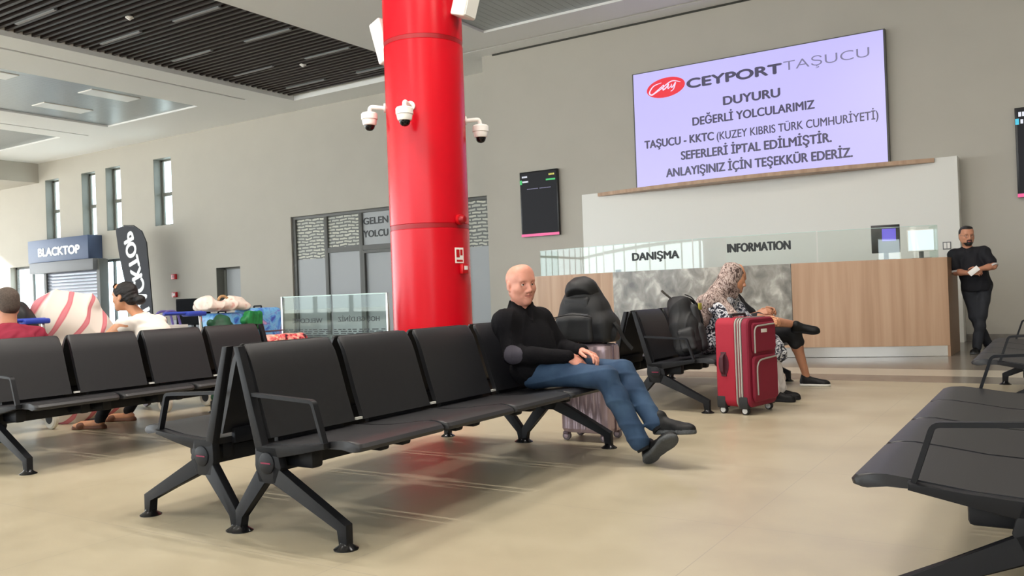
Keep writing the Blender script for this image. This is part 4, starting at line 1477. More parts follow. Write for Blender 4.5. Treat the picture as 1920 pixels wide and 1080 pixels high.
for q in (-1, 1):
    tube(bm, [V(T(q * .083, -.02, .03)) - V(BASE), V(T(q * .078, .045, .075)) - V(BASE)], .0035, 6)
    lathe(bm, [(.001, -.002), (.024, -.002), (.024, .002), (.001, .002)], 16, Matrix.Translation(V(T(q * .034, .06, .105)) - V(BASE)) @ Matrix(HF.tolist()).to_4x4() @ Matrix.Rotation(-.9, 4, 'X'))
tube(bm, [V(T(-.075, .045, .078)) - V(BASE), V(T(0, .065, .108)) - V(BASE), V(T(.075, .045, .078)) - V(BASE)], .004, 6)
obj('sunglasses', bm, M['dome_black'], wm)
M['sandal'] = mat('brown_sandal', srgb(120, 78, 58), .6)
for fx, fy in ((-7.18, 4.66), (-7.0, 4.26)):
    sdf_obj('sandal', [C((fx + .04, fy + .025, .008), (fx - .16, fy - .08, .008), .04, .042, .01), C((fx - .09, fy - .005, .03), (fx - .1, fy - .09, .03), .03, .03, .01), CUT((0, 0, 0.001), (0, 0, -1))], .006, M['sandal'], wm, BASE)

# --- person in the red shirt at the left edge
J = dict(hip=(-6.62, 3.40, .53), chest=(-6.66, 3.41, .74), neck=(-6.74, 3.42, .915), shR=(-6.72, 3.62, .83), shL=(-6.72, 3.22, .83),
         elR=(-6.88, 3.68, .60), wrR=(-7.1, 3.55, .56), elL=(-6.88, 3.15, .6), wrL=(-7.1, 3.28, .56),
         hpR=(-6.66, 3.5, .52), hpL=(-6.66, 3.31, .52), knR=(-7.1, 3.55, .52), knL=(-7.1, 3.26, .52), anR=(-7.12, 3.52, .09), anL=(-7.12, 3.28, .09))
BASE = (-6.62, 3.4, .44)
HC = (-6.79, 3.44, 1.085)
HF = frame((-.98, .1, -.05))
tp, TF = torso_prims(J, -.012, .95)
body = tp + arm_prims(J, 'R', 0) + arm_prims(J, 'L', 0) + leg_prims(J, 'R', -.01) + leg_prims(J, 'L', -.01)
body += [C(J['neck'], np3(HC) + HF @ np.array([0, -.025, -.05]), .064, .06, .03)] + head_prims(HC, HF, 1.03, 1.03)
body += hand_prims(J['wrL'], (-.8, .3, -.2), (.1, .3, -.8), (-.1, .6, .5), .4) + hand_prims(J['wrR'], (-.8, -.3, -.2), (.1, -.3, -.8), (-.1, -.6, .5), .4)
rm = sdf_obj('person', body, .0055, [M['skin_tan'], M['lips_tan']], None, BASE, None, lipsfn(HC, HF, 1.03))
rm.location = BASE
tag(rm, 'person with cropped hair in a crimson shirt at the left photo edge, seen from behind', 'person')
eye_pair(rm, BASE, HC, HF, 1.03); brow_pair(rm, BASE, HC, HF, M['short_hair'], 1.03)
M['crimson'] = mat('crimson_cotton', srgb(142, 30, 56), .8, bump=.1, bscale=200)
tp, TF = torso_prims(J, .018, 1.0)
sdf_obj('shirt', tp + [C(J['shR'], np3(J['shR']) * .3 + np3(J['elR']) * .7, .074, .07, .03), C(J['shL'], np3(J['shL']) * .3 + np3(J['elL']) * .7, .074, .07, .03)], .006, M['crimson'], rm, BASE, folds(.0035, 34, 12))
sdf_obj('trousers', leg_prims(J, 'R', .012, 1.0) + leg_prims(J, 'L', .012, 1.0) + [EL(np3(J['hip']) + np3((-.03, 0, -.01)), (.15, .18, .1), None, .05)], .008, M['black_cloth'], rm, BASE, folds(.004, 28, 5))
T = lambda x, y, z: np3(HC) + HF @ (np.array([x, y, z]) * 1.03)
sdf_obj('hair', [EL(T(0, -.022, .04), (.083, .102, .09), HF, .02), EL(T(0, -.06, -.02), (.07, .058, .062), HF, .03), CUT(T(0, .05, .04), HF @ np.array([0, .85, -.6]), .01), S(T(-.08, -.008, -.01), .03, .008, True), S(T(.08, -.008, -.01), .03, .008, True)], .0045, M['short_hair'], rm, BASE)
for y in (3.53, 3.28):
    shoe(rm, BASE, (-7.06, y, 0.0), (-1, 0, 0), (0, 0, 1), [M['shoe_blk'], M['sole_grey']])

# --- person in the patterned headscarf
J = dict(hip=(-2.72, 7.60, .53), chest=(-2.66, 7.60, .76), neck=(-2.585, 7.61, .945), shR=(-2.63, 7.42, .875), shL=(-2.60, 7.79, .875),
         elR=(-2.46, 7.36, .67), wrR=(-2.20, 7.46, .665), elL=(-2.44, 7.85, .66), wrL=(-2.22, 7.72, .68),
         hpR=(-2.68, 7.51, .53), hpL=(-2.68, 7.69, .53), knR=(-2.24, 7.52, .51), knL=(-2.24, 7.70, .51), anR=(-2.17, 7.55, .09), anL=(-2.17, 7.72, .09))
BASE = (-2.72, 7.6, .44)
HC = (-2.505, 7.62, 1.105)
HF = frame((.66, .73, -.16))
tp, TF = torso_prims(J, -.012, .9)
body = tp + arm_prims(J, 'R', -.004) + arm_prims(J, 'L', -.004) + leg_prims(J, 'R', -.012) + leg_prims(J, 'L', -.012)
body += [C(J['neck'], np3(HC) + HF @ np.array([0, -.02, -.06]), .05, .046, .03)] + head_prims(HC, HF, .97)
body += hand_prims(J['wrR'], (.7, .3, .35), (-.2, .6, -.4), (.1, .2, .9), .8, .95) + hand_prims(J['wrL'], (.7, -.3, .2), (-.2, -.6, -.4), (.1, -.2, .9), .8, .95)
sc_ = sdf_obj('person', body, .0055, [M['skin_warm'], M['lips_tan']], None, BASE, None, lipsfn(HC, HF, .97))
sc_.location = BASE
tag(sc_, 'person in a beige patterned headscarf and white printed tunic behind the red suitcase', 'person')
eye_pair(sc_, BASE, HC, HF, .97); brow_pair(sc_, BASE, HC, HF, M['black_hair'], .97)
m = M['scarf'] = mat('patterned_scarf', srgb(160, 140, 132), .85)
noise_color(m, [(.36, srgb(60, 46, 44)), (.46, srgb(136, 114, 106)), (.54, srgb(198, 180, 172)), (.62, srgb(120, 98, 92))], 38, 3, (1, 1, .5), 1.5)
m = M['tunic'] = mat('printed_tunic', srgb(200, 200, 205), .8)
noise_color(m, [(.44, srgb(24, 26, 40)), (.5, srgb(120, 124, 140)), (.56, srgb(222, 222, 226))], 26, 3, (1, 1, 1), 2.0)
tp, TF = torso_prims(J, .025, 1.0)
sdf_obj('tunic', tp + arm_prims(J, 'R', .022)[:2] + arm_prims(J, 'L', .022)[:2] + [EL((-2.6, 7.6, .53), (.2, .2, .1), None, .05), C((-2.68, 7.51, .54), (-2.22, 7.52, .525), .1, .075, .04), C((-2.68, 7.69, .54), (-2.22, 7.7, .525), .1, .075, .04), C((-2.2, 7.52, .5), (-2.16, 7.54, .41), .07, .08, .02), C((-2.2, 7.7, .5), (-2.16, 7.72, .41), .07, .08, .02)], .007, M['tunic'], sc_, BASE, folds(.005, 30, 21))
T = lambda x, y, z: np3(HC) + HF @ (np.array([x, y, z]) * .97)
scarf = [EL(T(0, -.02, .035), (.093, .112, .1), HF, .03), EL(T(0, -.03, -.05), (.085, .085, .1), HF, .04), C(T(0, .03, -.125), T(0, -.06, -.1), .055, .06, .04),
         C(J['neck'], (-2.64, 7.42, .90), .085, .082, .05), C(J['neck'], (-2.61, 7.8, .90), .085, .082, .05), C(T(0, -.08, -.06), (-2.76, 7.56, .86), .07, .085, .06), C((-2.76, 7.53, .86), (-2.84, 7.52, .62), .085, .07, .05), C((-2.66, 7.42, .88), (-2.76, 7.40, .66), .075, .06, .05),
         C((-2.58, 7.45, .86), (-2.47, 7.40, .76), .07, .06, .04),
         EL(T(0, .13, -.01), (.055, .085, .08), HF, .02, True)]
sdf_obj('under_cap', [EL(T(0, -.012, .034), (.083, .108, .092), HF, .02), CUT(T(0, .05, .028), HF @ np.array([0, .25, -1]), .006)], .005, M['black_cloth'], sc_, BASE)
sdf_obj('headscarf', scarf, .0055, M['scarf'], sc_, BASE, creases(.010, 17, 31))
M['white_trouser'] = mat('white_trouser', srgb(214, 206, 204), .8)
sdf_obj('trousers', [C(J['knR'], (-2.165, 7.55, .1), .066, .062, .02), C(J['knL'], (-2.165, 7.72, .1), .066, .062, .02)], .007, M['white_trouser'], sc_, BASE, folds(.004, 30, 6))
for y in (7.55, 7.72):
    shoe(sc_, BASE, (-2.23, y, 0), (1, .04, 0), (0, 0, 1), [M['shoe_blk'], M['black_cloth']], .25, W=.9)

# --- person in shorts with a leg crossed, mostly hidden by the one in the headscarf
J = dict(hip=(-2.78, 8.60, .53), chest=(-2.84, 8.52, .77), neck=(-2.83, 8.48, .94), shR=(-2.86, 8.29, .86), shL=(-2.84, 8.67, .86),
         elR=(-2.70, 8.24, .66), wrR=(-2.52, 8.36, .74), elL=(-2.66, 8.74, .66), wrL=(-2.50, 8.56, .76),
         hpR=(-2.74, 8.51, .54), hpL=(-2.74, 8.70, .53), knR=(-2.47, 8.20, .69), knL=(-2.27, 8.66, .53), anR=(-2.24, 8.58, .625), anL=(-2.185, 8.77, .10))
BASE = (-2.78, 8.6, .44)
HC = (-2.765, 8.46, 1.085)
HF = frame((.9, -.1, -.25))
tp, TF = torso_prims(J, -.012, .95)
body = tp + arm_prims(J, 'R', 0) + arm_prims(J, 'L', 0) + leg_prims(J, 'R', 0) + leg_prims(J, 'L', 0)
body += [C(J['neck'], np3(HC) + HF @ np.array([0, -.025, -.05]), .06, .055, .03)] + head_prims(HC, HF, 1.0)
body += hand_prims(J['wrR'], (.8, .2, .2), (-.2, .5, -.5), (.1, .2, .9), .7) + hand_prims(J['wrL'], (.8, -.3, .1), (-.2, -.5, -.5), (.1, -.2, .9), .7)
sm = sdf_obj('person', body, .006, [M['skin_leg'], M['lips_tan']], None, BASE, None, lipsfn(HC, HF, 1.0))
sm.location = BASE
tag(sm, 'person in black shorts and sneakers with one bare leg crossed over the knee', 'person')
eye_pair(sm, BASE, HC, HF); brow_pair(sm, BASE, HC, HF, M['black_hair'])
tp, TF = torso_prims(J, .02, 1.0)
sdf_obj('shirt', tp + [C(J['shR'], np3(J['shR']) * .35 + np3(J['elR']) * .65, .074, .07, .03), C(J['shL'], np3(J['shL']) * .35 + np3(J['elL']) * .65, .074, .07, .03)], .008, M['black_cloth'], sm, BASE, folds(.0035, 30, 15))
kR, kL = np3(J['knR']), np3(J['knL'])
sdf_obj('shorts', [C(J['hpR'], kR * .92 + np3(J['hpR']) * .08, .1, .085, .05), C(J['hpL'], kL, .1, .085, .05), EL(J['hip'], (.15, .18, .11), None, .05), C(kL, kL + np3((.02, .02, -.09)), .076, .075, .02)], .008, M['black_cloth'], sm, BASE, folds(.004, 28, 16))
T = lambda x, y, z: np3(HC) + HF @ np.array([x, y, z])
sdf_obj('hair', [EL(T(0, -.022, .042), (.086, .106, .092), HF, .02), EL(T(0, -.06, -.02), (.075, .06, .065), HF, .03), CUT(T(0, .055, .035), HF @ np.array([0, .9, -.45]), .01)], .006, M['black_hair'], sm, BASE)
M['sole_white'] = mat('white_sole', srgb(216, 214, 208), .6)
shoe(sm, BASE, (-2.25, 8.765, 0), (.98, .12, 0), (0, 0, 1), [M['shoe_blk'], M['sole_white']], .29, name='sneaker', collar=.09)
shoe(sm, BASE, (-2.27, 8.585, .555), (.97, .2, -.06), (.0, -.5, .85), [M['shoe_blk'], M['black_cloth']], .27, name='sneaker', collar=.08)

# --- standing person leaning beside the counter
J = dict(hip=(-.985, 13.10, .90), chest=(-1.035, 13.08, 1.18), neck=(-1.07, 13.05, 1.40), shR=(-1.235, 13.04, 1.33), shL=(-.885, 13.06, 1.345),
         elR=(-1.215, 12.98, 1.095), wrR=(-1.04, 12.84, 1.075), elL=(-.775, 12.98, 1.155), wrL=(-.93, 12.84, 1.12),
         hpR=(-1.075, 13.11, .87), hpL=(-.895, 13.11, .87), knR=(-1.02, 13.05, .49), knL=(-.945, 13.02, .49), anR=(-.885, 13.28, .10), anL=(-1.0, 13.0, .09))
BASE = (-1.0, 13.0, 0)
HC = (-1.075, 13.02, 1.575)
HF = frame((.42, -.9, -.06))
tp, TF = torso_prims(J, -.012, .98, .01)
body = tp + arm_prims(J, 'R', .002) + arm_prims(J, 'L', .002) + leg_prims(J, 'R', -.01) + leg_prims(J, 'L', -.01)
body += [C(J['neck'], np3(HC) + HF @ np.array([0, -.025, -.05]), .062, .058, .03)] + head_prims(HC, HF, 1.04, 1.03)
body += hand_prims(J['wrR'], (.85, -.3, .05), (.3, .5, -.3), (.1, .1, .9), .8) + hand_prims(J['wrL'], (-.8, -.35, -.3), (-.3, .5, -.3), (-.1, .1, .9), .8)
def beardfn(X, c=np3(HC), F=HF):
    p = (X - c) @ F / 1.04
    lip = (np.abs(p[:, 0]) < .02) & (p[:, 1] > .082) & (np.abs(p[:, 2] + .07) < .008)
    bd = (p[:, 2] < -.05) & (p[:, 2] > -.13) & (p[:, 1] > .045) & ((p[:, 2] < -.085) | ((np.abs(p[:, 0]) < .03) & (p[:, 2] < -.05)))
    return np.where(lip, 1, np.where(bd, 2, 0))
stp = sdf_obj('person', body, .0055, [M['skin_tan'], M['lips_tan'], M['black_hair']], None, BASE, None, beardfn)
stp.location = BASE
tag(stp, 'person in black polo shirt and dark jeans standing at the counter end', 'person')
eye_pair(stp, BASE, HC, HF, 1.04); brow_pair(stp, BASE, HC, HF, M['black_hair'], 1.04)
tp, TF = torso_prims(J, .02, 1.02, .022)
M['polo'] = mat('black_polo', srgb(20, 20, 27), .8)
po = tp + [EL(np3(J['hip']) + np3((0, 0, .0)), (.168, .135, .17), None, .05), C(J['shR'], np3(J['shR']) * .3 + np3(J['elR']) * .7, .075, .073, .03), C(J['shL'], np3(J['shL']) * .3 + np3(J['elL']) * .7, .075, .073, .03)]
for k_ in range(14):
    a = 2 * math.pi * k_ / 14
    dv = V((math.cos(a), math.sin(a), 0)); front = max(0, dv.dot(V((.3, -.95, 0))))
    po.append(C(V(J['neck']) + dv * .082 + V((0, 0, -.02 - .02 * front)), V(J['neck']) + dv * .07 + V((0, 0, .025 - .045 * front)), .012, .01, .014))
po.append(CUT((-1, 13, .83), (.05, 0, -1), .004))
sdf_obj('polo_shirt', po, .006, M['polo'], stp, BASE, folds(.0035, 30, 18))
M['cuff'] = mat('white_cuff', srgb(206, 200, 196), .8)
for sd in 'RL':
    a, b = V(J['sh' + sd]), V(J['el' + sd])
    bm = NB(); d_ = (b - a).normalized(); e_ = a * .3 + b * .7 + d_ * .062 - V(BASE); tube(bm, [e_, e_ + d_ * .022], [.066, .064], 20); obj('sleeve_trim', bm, M['cuff'], stp)
M['dark_jeans'] = mat('dark_denim', srgb(36, 38, 44), .8, var=.15, vscale=9, bump=.2, bscale=300)
sdf_obj('jeans', leg_prims(J, 'R', .014, 1.0) + leg_prims(J, 'L', .014, 1.0) + [EL(J['hip'], (.15, .118, .12), None, .05), C(np3(J['knR']) * .4 + np3(J['anR']) * .6, J['anR'], .055, .058, .02), C(np3(J['knL']) * .4 + np3(J['anL']) * .6, J['anL'], .055, .058, .02)], .007, M['dark_jeans'], stp, BASE, folds(.004, 30, 19))
T = lambda x, y, z: np3(HC) + HF @ (np.array([x, y, z]) * 1.04)
sdf_obj('hair', [EL(T(0, -.024, .042), (.086, .107, .094), HF, .02), EL(T(0, -.06, -.02), (.075, .06, .065), HF, .03), EL(T(0, .03, .095), (.066, .062, .034), HF, .02), CUT(T(0, .092, .075), HF @ np.array([0, .86, -.55]), .01), S(T(-.083, -.008, -.01), .03, .008, True), S(T(.083, -.008, -.01), .03, .008, True)], .005, M['black_hair'], stp, BASE)
bm = NB()
for q in (-1, 1):
    ring = [V(T(q * .034 + .024 * math.cos(t_), .1, .0 + .018 * math.sin(t_))) - V(BASE) for t_ in [2 * math.pi * k_ / 16 for k_ in range(17)]]
    tube(bm, ring, .0016, 5); tube(bm, [V(T(q * .058, .098, .004)) - V(BASE), V(T(q * .086, -.005, .008)) - V(BASE)], .0016, 5)
tube(bm, [V(T(-.01, .101, .004)) - V(BASE), V(T(.01, .101, .004)) - V(BASE)], .0016, 5)
obj('glasses', bm, M['dark_frame'], stp)
shoe(stp, BASE, (-1.0, 13.09, 0), (-.12, -1, 0), (0, 0, 1), [M['shoe_blk'], M['sole_grey']])
shoe(stp, BASE, (-.89, 13.36, .0), (.0, -1, 0), (0, 0, 1), [M['shoe_blk'], M['sole_grey']])
bm = NB(); bx(bm, (-.035, -.004, -.07), (.035, .004, .07), .004, 2, Matrix.Translation((-.985, 12.755, 1.10)) @ Matrix.Rotation(.9, 4, 'Y'))
tag(obj('mobile_phone', bm, M['white_pl']), 'small white phone held in the hands of the standing person', 'phone')
# ------------------------------------------------------------------ luggage
def rr_ring(w, d, r, z, inset=0.0, rib=0.0, n=96, per=.03):
    """rounded rectangle ring with optional vertical ribs"""
    w2, d2 = w / 2 - inset, d / 2 - inset
    r = max(.004, r - inset * .5)
    segs = []
    cs = [(w2 - r, d2 - r, 0), (-w2 + r, d2 - r, 90), (-w2 + r, -d2 + r, 180), (w2 - r, -d2 + r, 270)]
    pts = []
    for i, (cx_, cy_, a0) in enumerate(cs):
        for k in range(9):
            a = math.radians(a0 + 90 * k / 8)
            pts.append((cx_ + r * math.cos(a), cy_ + r * math.sin(a), math.cos(a), math.sin(a)))
        nx = cs[(i + 1) % 4]
        a = math.radians(a0 + 90)
        p0 = (cx_ + r * math.cos(a), cy_ + r * math.sin(a)); p1 = (nx[0] + r * math.cos(a), nx[1] + r * math.sin(a))
        m_ = 48
        for k in range(1, m_):
            t = k / m_
            pts.append((p0[0] + (p1[0] - p0[0]) * t, p0[1] + (p1[1] - p0[1]) * t, math.cos(a), math.sin(a)))
    out = []
    s = 0
    for i, (x, y, nx_, ny_) in enumerate(pts):
        if i: s += math.hypot(x - pts[i - 1][0], y - pts[i - 1][1])
        o = rib * (0.5 + .5 * math.copysign(abs(math.sin(s / per * math.pi)) ** .5, math.sin(s / per * math.pi))) if rib else 0
        out.append(V((x - nx_ * o, y - ny_ * o, z)))
    return out

M['rose_silver'] = mat('rose_silver_shell', srgb(178, 158, 166), .3, .35)
M['rose_dark'] = mat('rose_silver_trim', srgb(112, 92, 100), .4, .2)
M['wheel_grey'] = mat('wheel_grey', srgb(120, 110, 116), .5)
M['rubber'] = mat('rubber_dark', srgb(40, 40, 42), .7)
sc = thing('suitcase', 'rose silver ribbed suitcase standing behind the bald man\'s legs', 'suitcase', (-2.785, 5.31, 0))
bm = NB()
w_, d_ = .37, .27
rings = [rr_ring(w_, d_, .05, .055, .035), rr_ring(w_, d_, .05, .062, .012, .002), rr_ring(w_, d_, .05, .085, 0, .006)]
for k in range(5): rings.append(rr_ring(w_, d_, .05, .1 + .1 * k + .1, 0, .006))
rings += [rr_ring(w_, d_, .05, .625, 0, .006), rr_ring(w_, d_, .05, .648, .008, .004), rr_ring(w_, d_, .05, .66, .03, .001), rr_ring(w_, d_, .05, .664, .06)]
loft(bm, rings); obj('shell', bm, M['rose_silver'], sc, 18)
bm = NB(); bx(bm, (-w_ / 2 - .002, -.006, .06), (w_ / 2 + .002, .006, .655), .002); obj('zip_band', bm, M['rose_dark'], sc)
bm = NB(); tube(bm, rounded([(-.09, -.02, .66), (-.09, -.02, .685), (.05, -.02, .685), (.05, -.02, .66)], .015), .011, 8); obj('carry_handle', bm, M['rose_dark'], sc)
bm = NB(); bx(bm, (-.1, .06, .655), (.1, .1, .668), .004); obj('telescopic_handle', bm, M['rubber'], sc)
for sx in (-1, 1):
    for sy in (-1, 1):
        bm = NB(); bx(bm, (sx * .145 - .022, sy * .1 - .022, .04), (sx * .145 + .022, sy * .1 + .022, .062), .005)
        wv = obj('wheel_fork', bm, M['rose_dark'], sc)
        bm = NB()
        lathe(bm, [(.012, -.016), (.028, -.014), (.03, -.006), (.03, .006), (.028, .014), (.012, .016)], 20, Matrix.Translation((sx * .145, sy * .1 - .0, .031)) @ Matrix.Rotation(PI / 2, 4, 'X'))
        lathe(bm, [(.001, -.019), (.014, -.018), (.016, -.015), (.016, .015), (.014, .018), (.001, .019)], 16, Matrix.Translation((sx * .145, sy * .1, .031)) @ Matrix.Rotation(PI / 2, 4, 'X'), 1)
        obj('wheel', bm, [M['wheel_grey'], M['rose_silver']], wv)

M['bag_black'] = mat('black_nylon', srgb(30, 30, 32), .6, var=.15, vscale=12, bump=.12, bscale=260)
M['bag_grey'] = mat('black_nylon_front', srgb(40, 40, 42), .55, var=.15, vscale=10, bump=.12, bscale=260)
M['strap'] = mat('black_webbing', srgb(18, 18, 20), .8)
def strap(bm_, pts, w=.018, t=.003):
    tube(bm_, rounded(pts, .05), 1, sq=(w, t))
# upright backpack on the rose silver suitcase
bp = thing('backpack', 'bulky black backpack standing on the rose silver suitcase', 'backpack', (-2.785, 5.32, .664))
P = [BOX((0, 0, .09), (.195, .13, .10), .06, None, .05), BOX((-.025, 0, .2), (.165, .12, .11), .08, None, .09), BOX((-.035, 0, .31), (.118, .1, .10), .08, None, .09), EL((-.035, .0, .40), (.08, .08, .06), None, .06), EL((.14, .0, .10), (.07, .1, .10), None, .04), CUT((0, 0, .004), (0, 0, -1), .02)]
sdf_obj('body', P, .005, M['bag_black'], bp, (0, 0, 0), folds(.002, 18, 41))
P = [BOX((-.045, -.122, .10), (.142, .042, .088), .03, None, .02), EL((-.045, -.115, .17), (.12, .038, .05), None, .04)]
sdf_obj('front_pocket', P, .005, M['bag_grey'], bp, (0, 0, 0), folds(.0015, 22, 42))
P = [BOX((-.035, -.1, .265), (.10, .028, .06), .024, None, .02)]
sdf_obj('upper_pocket', P, .005, M['bag_grey'], bp, (0, 0, 0), folds(.0015, 22, 43))
P = [EL((-.03, -.03, .365), (.118, .125, .10), None, .02), CUT((-.03, -.12, .345), (.10, -.62, -.72), .01), CUT((.06, 0, .30), (.25, 0, -1), .01)]
sdf_obj('lid_flap', P, .005, M['bag_black'], bp, (0, 0, 0), folds(.0015, 24, 44))
bm = NB(); strap(bm, [(.16, -.02, .17), (.24, -.04, .12), (.27, -.03, .03), (.32, 0.0, -.04)]); strap(bm, [(.16, .03, .2), (.215, -.05, .10), (.205, -.06, .04), (.17, -.06, .03)], .022, .006); obj('shoulder_strap', bm, M['strap'], bp)
bm = NB(); strap(bm, [(-.18, -.06, .2), (-.24, -.1, .16), (-.29, -.14, .13)], .008, .003); obj('side_strap', bm, M['strap'], bp)
bm = NB(); strap(bm, [(-.2, -.125, .15), (-.21, -.13, .09), (-.215, -.13, .04)], .009, .002); obj('zip_pull', bm, mat('grey_webbing', srgb(120, 120, 118), .7), bp)
bm = NB(); tube(bm, [V((-.18 + .29 * k / 10, -.172 - .006 * math.sin(math.pi * k / 10), .185 + .018 * math.sin(math.pi * k / 10))) for k in range(11)], .004, 6); obj('pocket_zip', bm, M['strap'], bp)
bm = NB(); bx(bm, (.03, -.178, .196), (.085, -.165, .206)); obj('logo_patch', bm, mat('grey_print', srgb(84, 84, 88), .6), bp)

# backpack leaning on the bench
bp2 = thing('backpack', 'tall black backpack leaning on the bench beside the headscarfed person', 'backpack', (-2.70, 7.02, .44))
Lr = np.array(Matrix.Rotation(-.2, 3, 'Y') @ Matrix.Rotation(.35, 3, 'Z'))
Tb = lambda x, y, z: Lr @ np.array([x, y, z])
P = [BOX(Tb(0, 0, .17), (.12, .19, .17), .08, Lr, .06), BOX(Tb(-.005, 0, .36), (.105, .165, .16), .09, Lr, .06), CUT((0, 0, .006), (0, 0, -1), .02)]
sdf_obj('body', P, .006, M['bag_black'], bp2, (0, 0, 0), creases(.007, 13, 51))
P = [BOX(Tb(.11, 0, .14), (.05, .15, .12), .05, Lr, .03), BOX(Tb(.10, 0, .34), (.04, .13, .09), .04, Lr, .03)]
sdf_obj('front_pocket', P, .006, M['bag_grey'], bp2, (0, 0, 0), folds(.002, 24, 52))
P = [BOX(Tb(.0, -.185, .14), (.07, .04, .1), .035, Lr, .03)]
sdf_obj('side_pocket', P, .006, M['bag_grey'], bp2, (0, 0, 0), folds(.002, 24, 53))
bm = NB(); strap(bm, [Tb(.06, .1, .5), Tb(.13, .16, .45), Tb(.15, .17, .3), Tb(.12, .17, .12)], .022, .006); strap(bm, [Tb(.06, -.06, .52), Tb(.12, -.05, .48), Tb(.155, -.05, .3), Tb(.15, -.04, .1)], .014, .004); obj('shoulder_strap', bm, M['strap'], bp2)
bm = NB(); strap(bm, [Tb(-.06, -.08, .51), Tb(-.1, -.13, .56), Tb(-.12, -.15, .59)], .01, .005); obj('carry_loop', bm, mat('brown_grey_webbing', srgb(84, 80, 76), .7), bp2)
bm = NB(); bx(bm, (-.012, -.03, -.03), (.004, .03, .03), .004, 2, Matrix.Translation(Tb(.165, .12, .40))); obj('yellow_tag', bm, mat('yellow_tag', srgb(176, 168, 60), .6), bp2)

# red suitcase
M['red_fab'] = mat('burgundy_fabric', srgb(158, 22, 46), .65, bump=.1, bscale=420)
M['red_fab2'] = mat('burgundy_front', srgb(128, 18, 46), .65, bump=.1, bscale=420)
M['zipgrey'] = mat('zip_grey', srgb(160, 158, 150), .5)
M['zipdark'] = mat('zip_dark', srgb(70, 30, 40), .6)
rs = thing('suitcase', 'large burgundy soft suitcase with grey zips in front of the headscarfed person', 'suitcase', (-2.385, 6.725, 0), math.radians(-12))
rs.scale = (.975, .975, .975)
def slab(x0, x1, inset, m_, nm, rad=.06, z0=.06, z1=.785, y0=0, y1=.46):
    bm_ = NB()
    y0 += inset; y1 -= inset; z0 += inset; z1 -= inset
    rg = []
    for x, ins in ((x0, .012), (x0 + .012, 0), (x1 - .012, 0), (x1, .012)):
        ring = []
        for (cy_, cz_, a0) in ((y1 - rad, z1 - rad, 0), (y0 + rad, z1 - rad, 90), (y0 + rad, z0 + rad, 180), (y1 - rad, z0 + rad, 270)):
            for k in range(7):
                a = math.radians(a0 + 15 * k)
                ring.append(V((x, cy_ + (rad - ins) * math.cos(a), cz_ + (rad - ins) * math.sin(a))))
        rg.append(ring)
    loft(bm_, rg)
    return obj(nm, bm_, m_, rs, 40)
slab(0, .185, 0, M['red_fab'], 'main_body')
slab(.18, .195, -.003, M['zipgrey'], 'zip_band'); slab(.193, .208, .004, M['red_fab2'], 'expansion_band'); slab(.206, .219, -.002, M['zipgrey'], 'zip_band'); slab(.217, .228, .004, M['red_fab2'], 'expansion_band'); slab(.226, .237, 0, M['zipgrey'], 'zip_band')
slab(.235, .30, .002, M['red_fab2'], 'front_body')
slab(.295, .318, 0, M['red_fab2'], 'upper_pocket', .04, .50, .745, .05, .44)
slab(.295, .325, 0, M['red_fab2'], 'lower_pocket', .05, .10, .475, .04, .44)
bm = NB(); tube(bm, rounded([(.322, .075, .50), (.322, .075, .715), (.322, .40, .725)], .06), .007, 8); obj('pocket_piping', bm, M['zipgrey'], rs)
bm = NB(); tube(bm, rounded([(.329, .09, .16), (.329, .085, .44), (.329, .41, .455)], .09), .007, 8); obj('pocket_piping', bm, M['zipgrey'], rs)
bm = NB(); bx(bm, (.317, .19, .66), (.322, .28, .69), .001); obj('name_plate', bm, M['white_pl'], rs)
bm = NB(); tube(bm, rounded([(.075, -.004, .33), (.075, -.03, .35), (.075, -.03, .47), (.075, -.004, .49)], .02), 1, sq=(.014, .008)); bx(bm, (.05, -.006, .31), (.1, .004, .36), .003); bx(bm, (.05, -.006, .46), (.1, .004, .51), .003); obj('side_handle', bm, M['zipdark'], rs)
bm = NB(); extrude_poly(bm, [(.075 + .046 * math.cos(2 * PI * k / 28), .41 + .095 * math.sin(2 * PI * k / 28)) for k in range(28)], 'y', -.004, .004); obj('handle_pad', bm, mat('dark_pad', srgb(74, 22, 36), .7), rs)
bm = NB(); tube(bm, rounded([(.09, .12, .78), (.09, .12, .81), (.09, .34, .81), (.09, .34, .78)], .02), .011, 8); obj('top_handle', bm, M['rubber'], rs)
M['whitewheel'] = mat('wheel_white', srgb(220, 220, 220), .4)
for x in (.04, .24):
    for y in (.04, .42):
        bm = NB(); bx(bm, (x - .04, y - .045, .05), (x + .04, y + .045, .15), .012); bx(bm, (x - .022, y - .02, .03), (x + .022, y + .02, .07), .006)
        wv = obj('wheel_housing', bm, M['rubber'], rs)
        bm = NB()
        Mw = Matrix.Translation((x, y - .0, .032)) @ Matrix.Rotation(PI / 2, 4, 'X')
        lathe(bm, [(.012, -.02), (.03, -.018), (.032, -.008), (.032, .008), (.03, .018), (.012, .02)], 20, Mw)
        lathe(bm, [(.001, -.023), (.022, -.021), (.024, -.017), (.024, .017), (.022, .021), (.001, .023)], 20, Mw, 1)
        obj('wheel', bm, [M['rubber'], M['whitewheel']], wv)

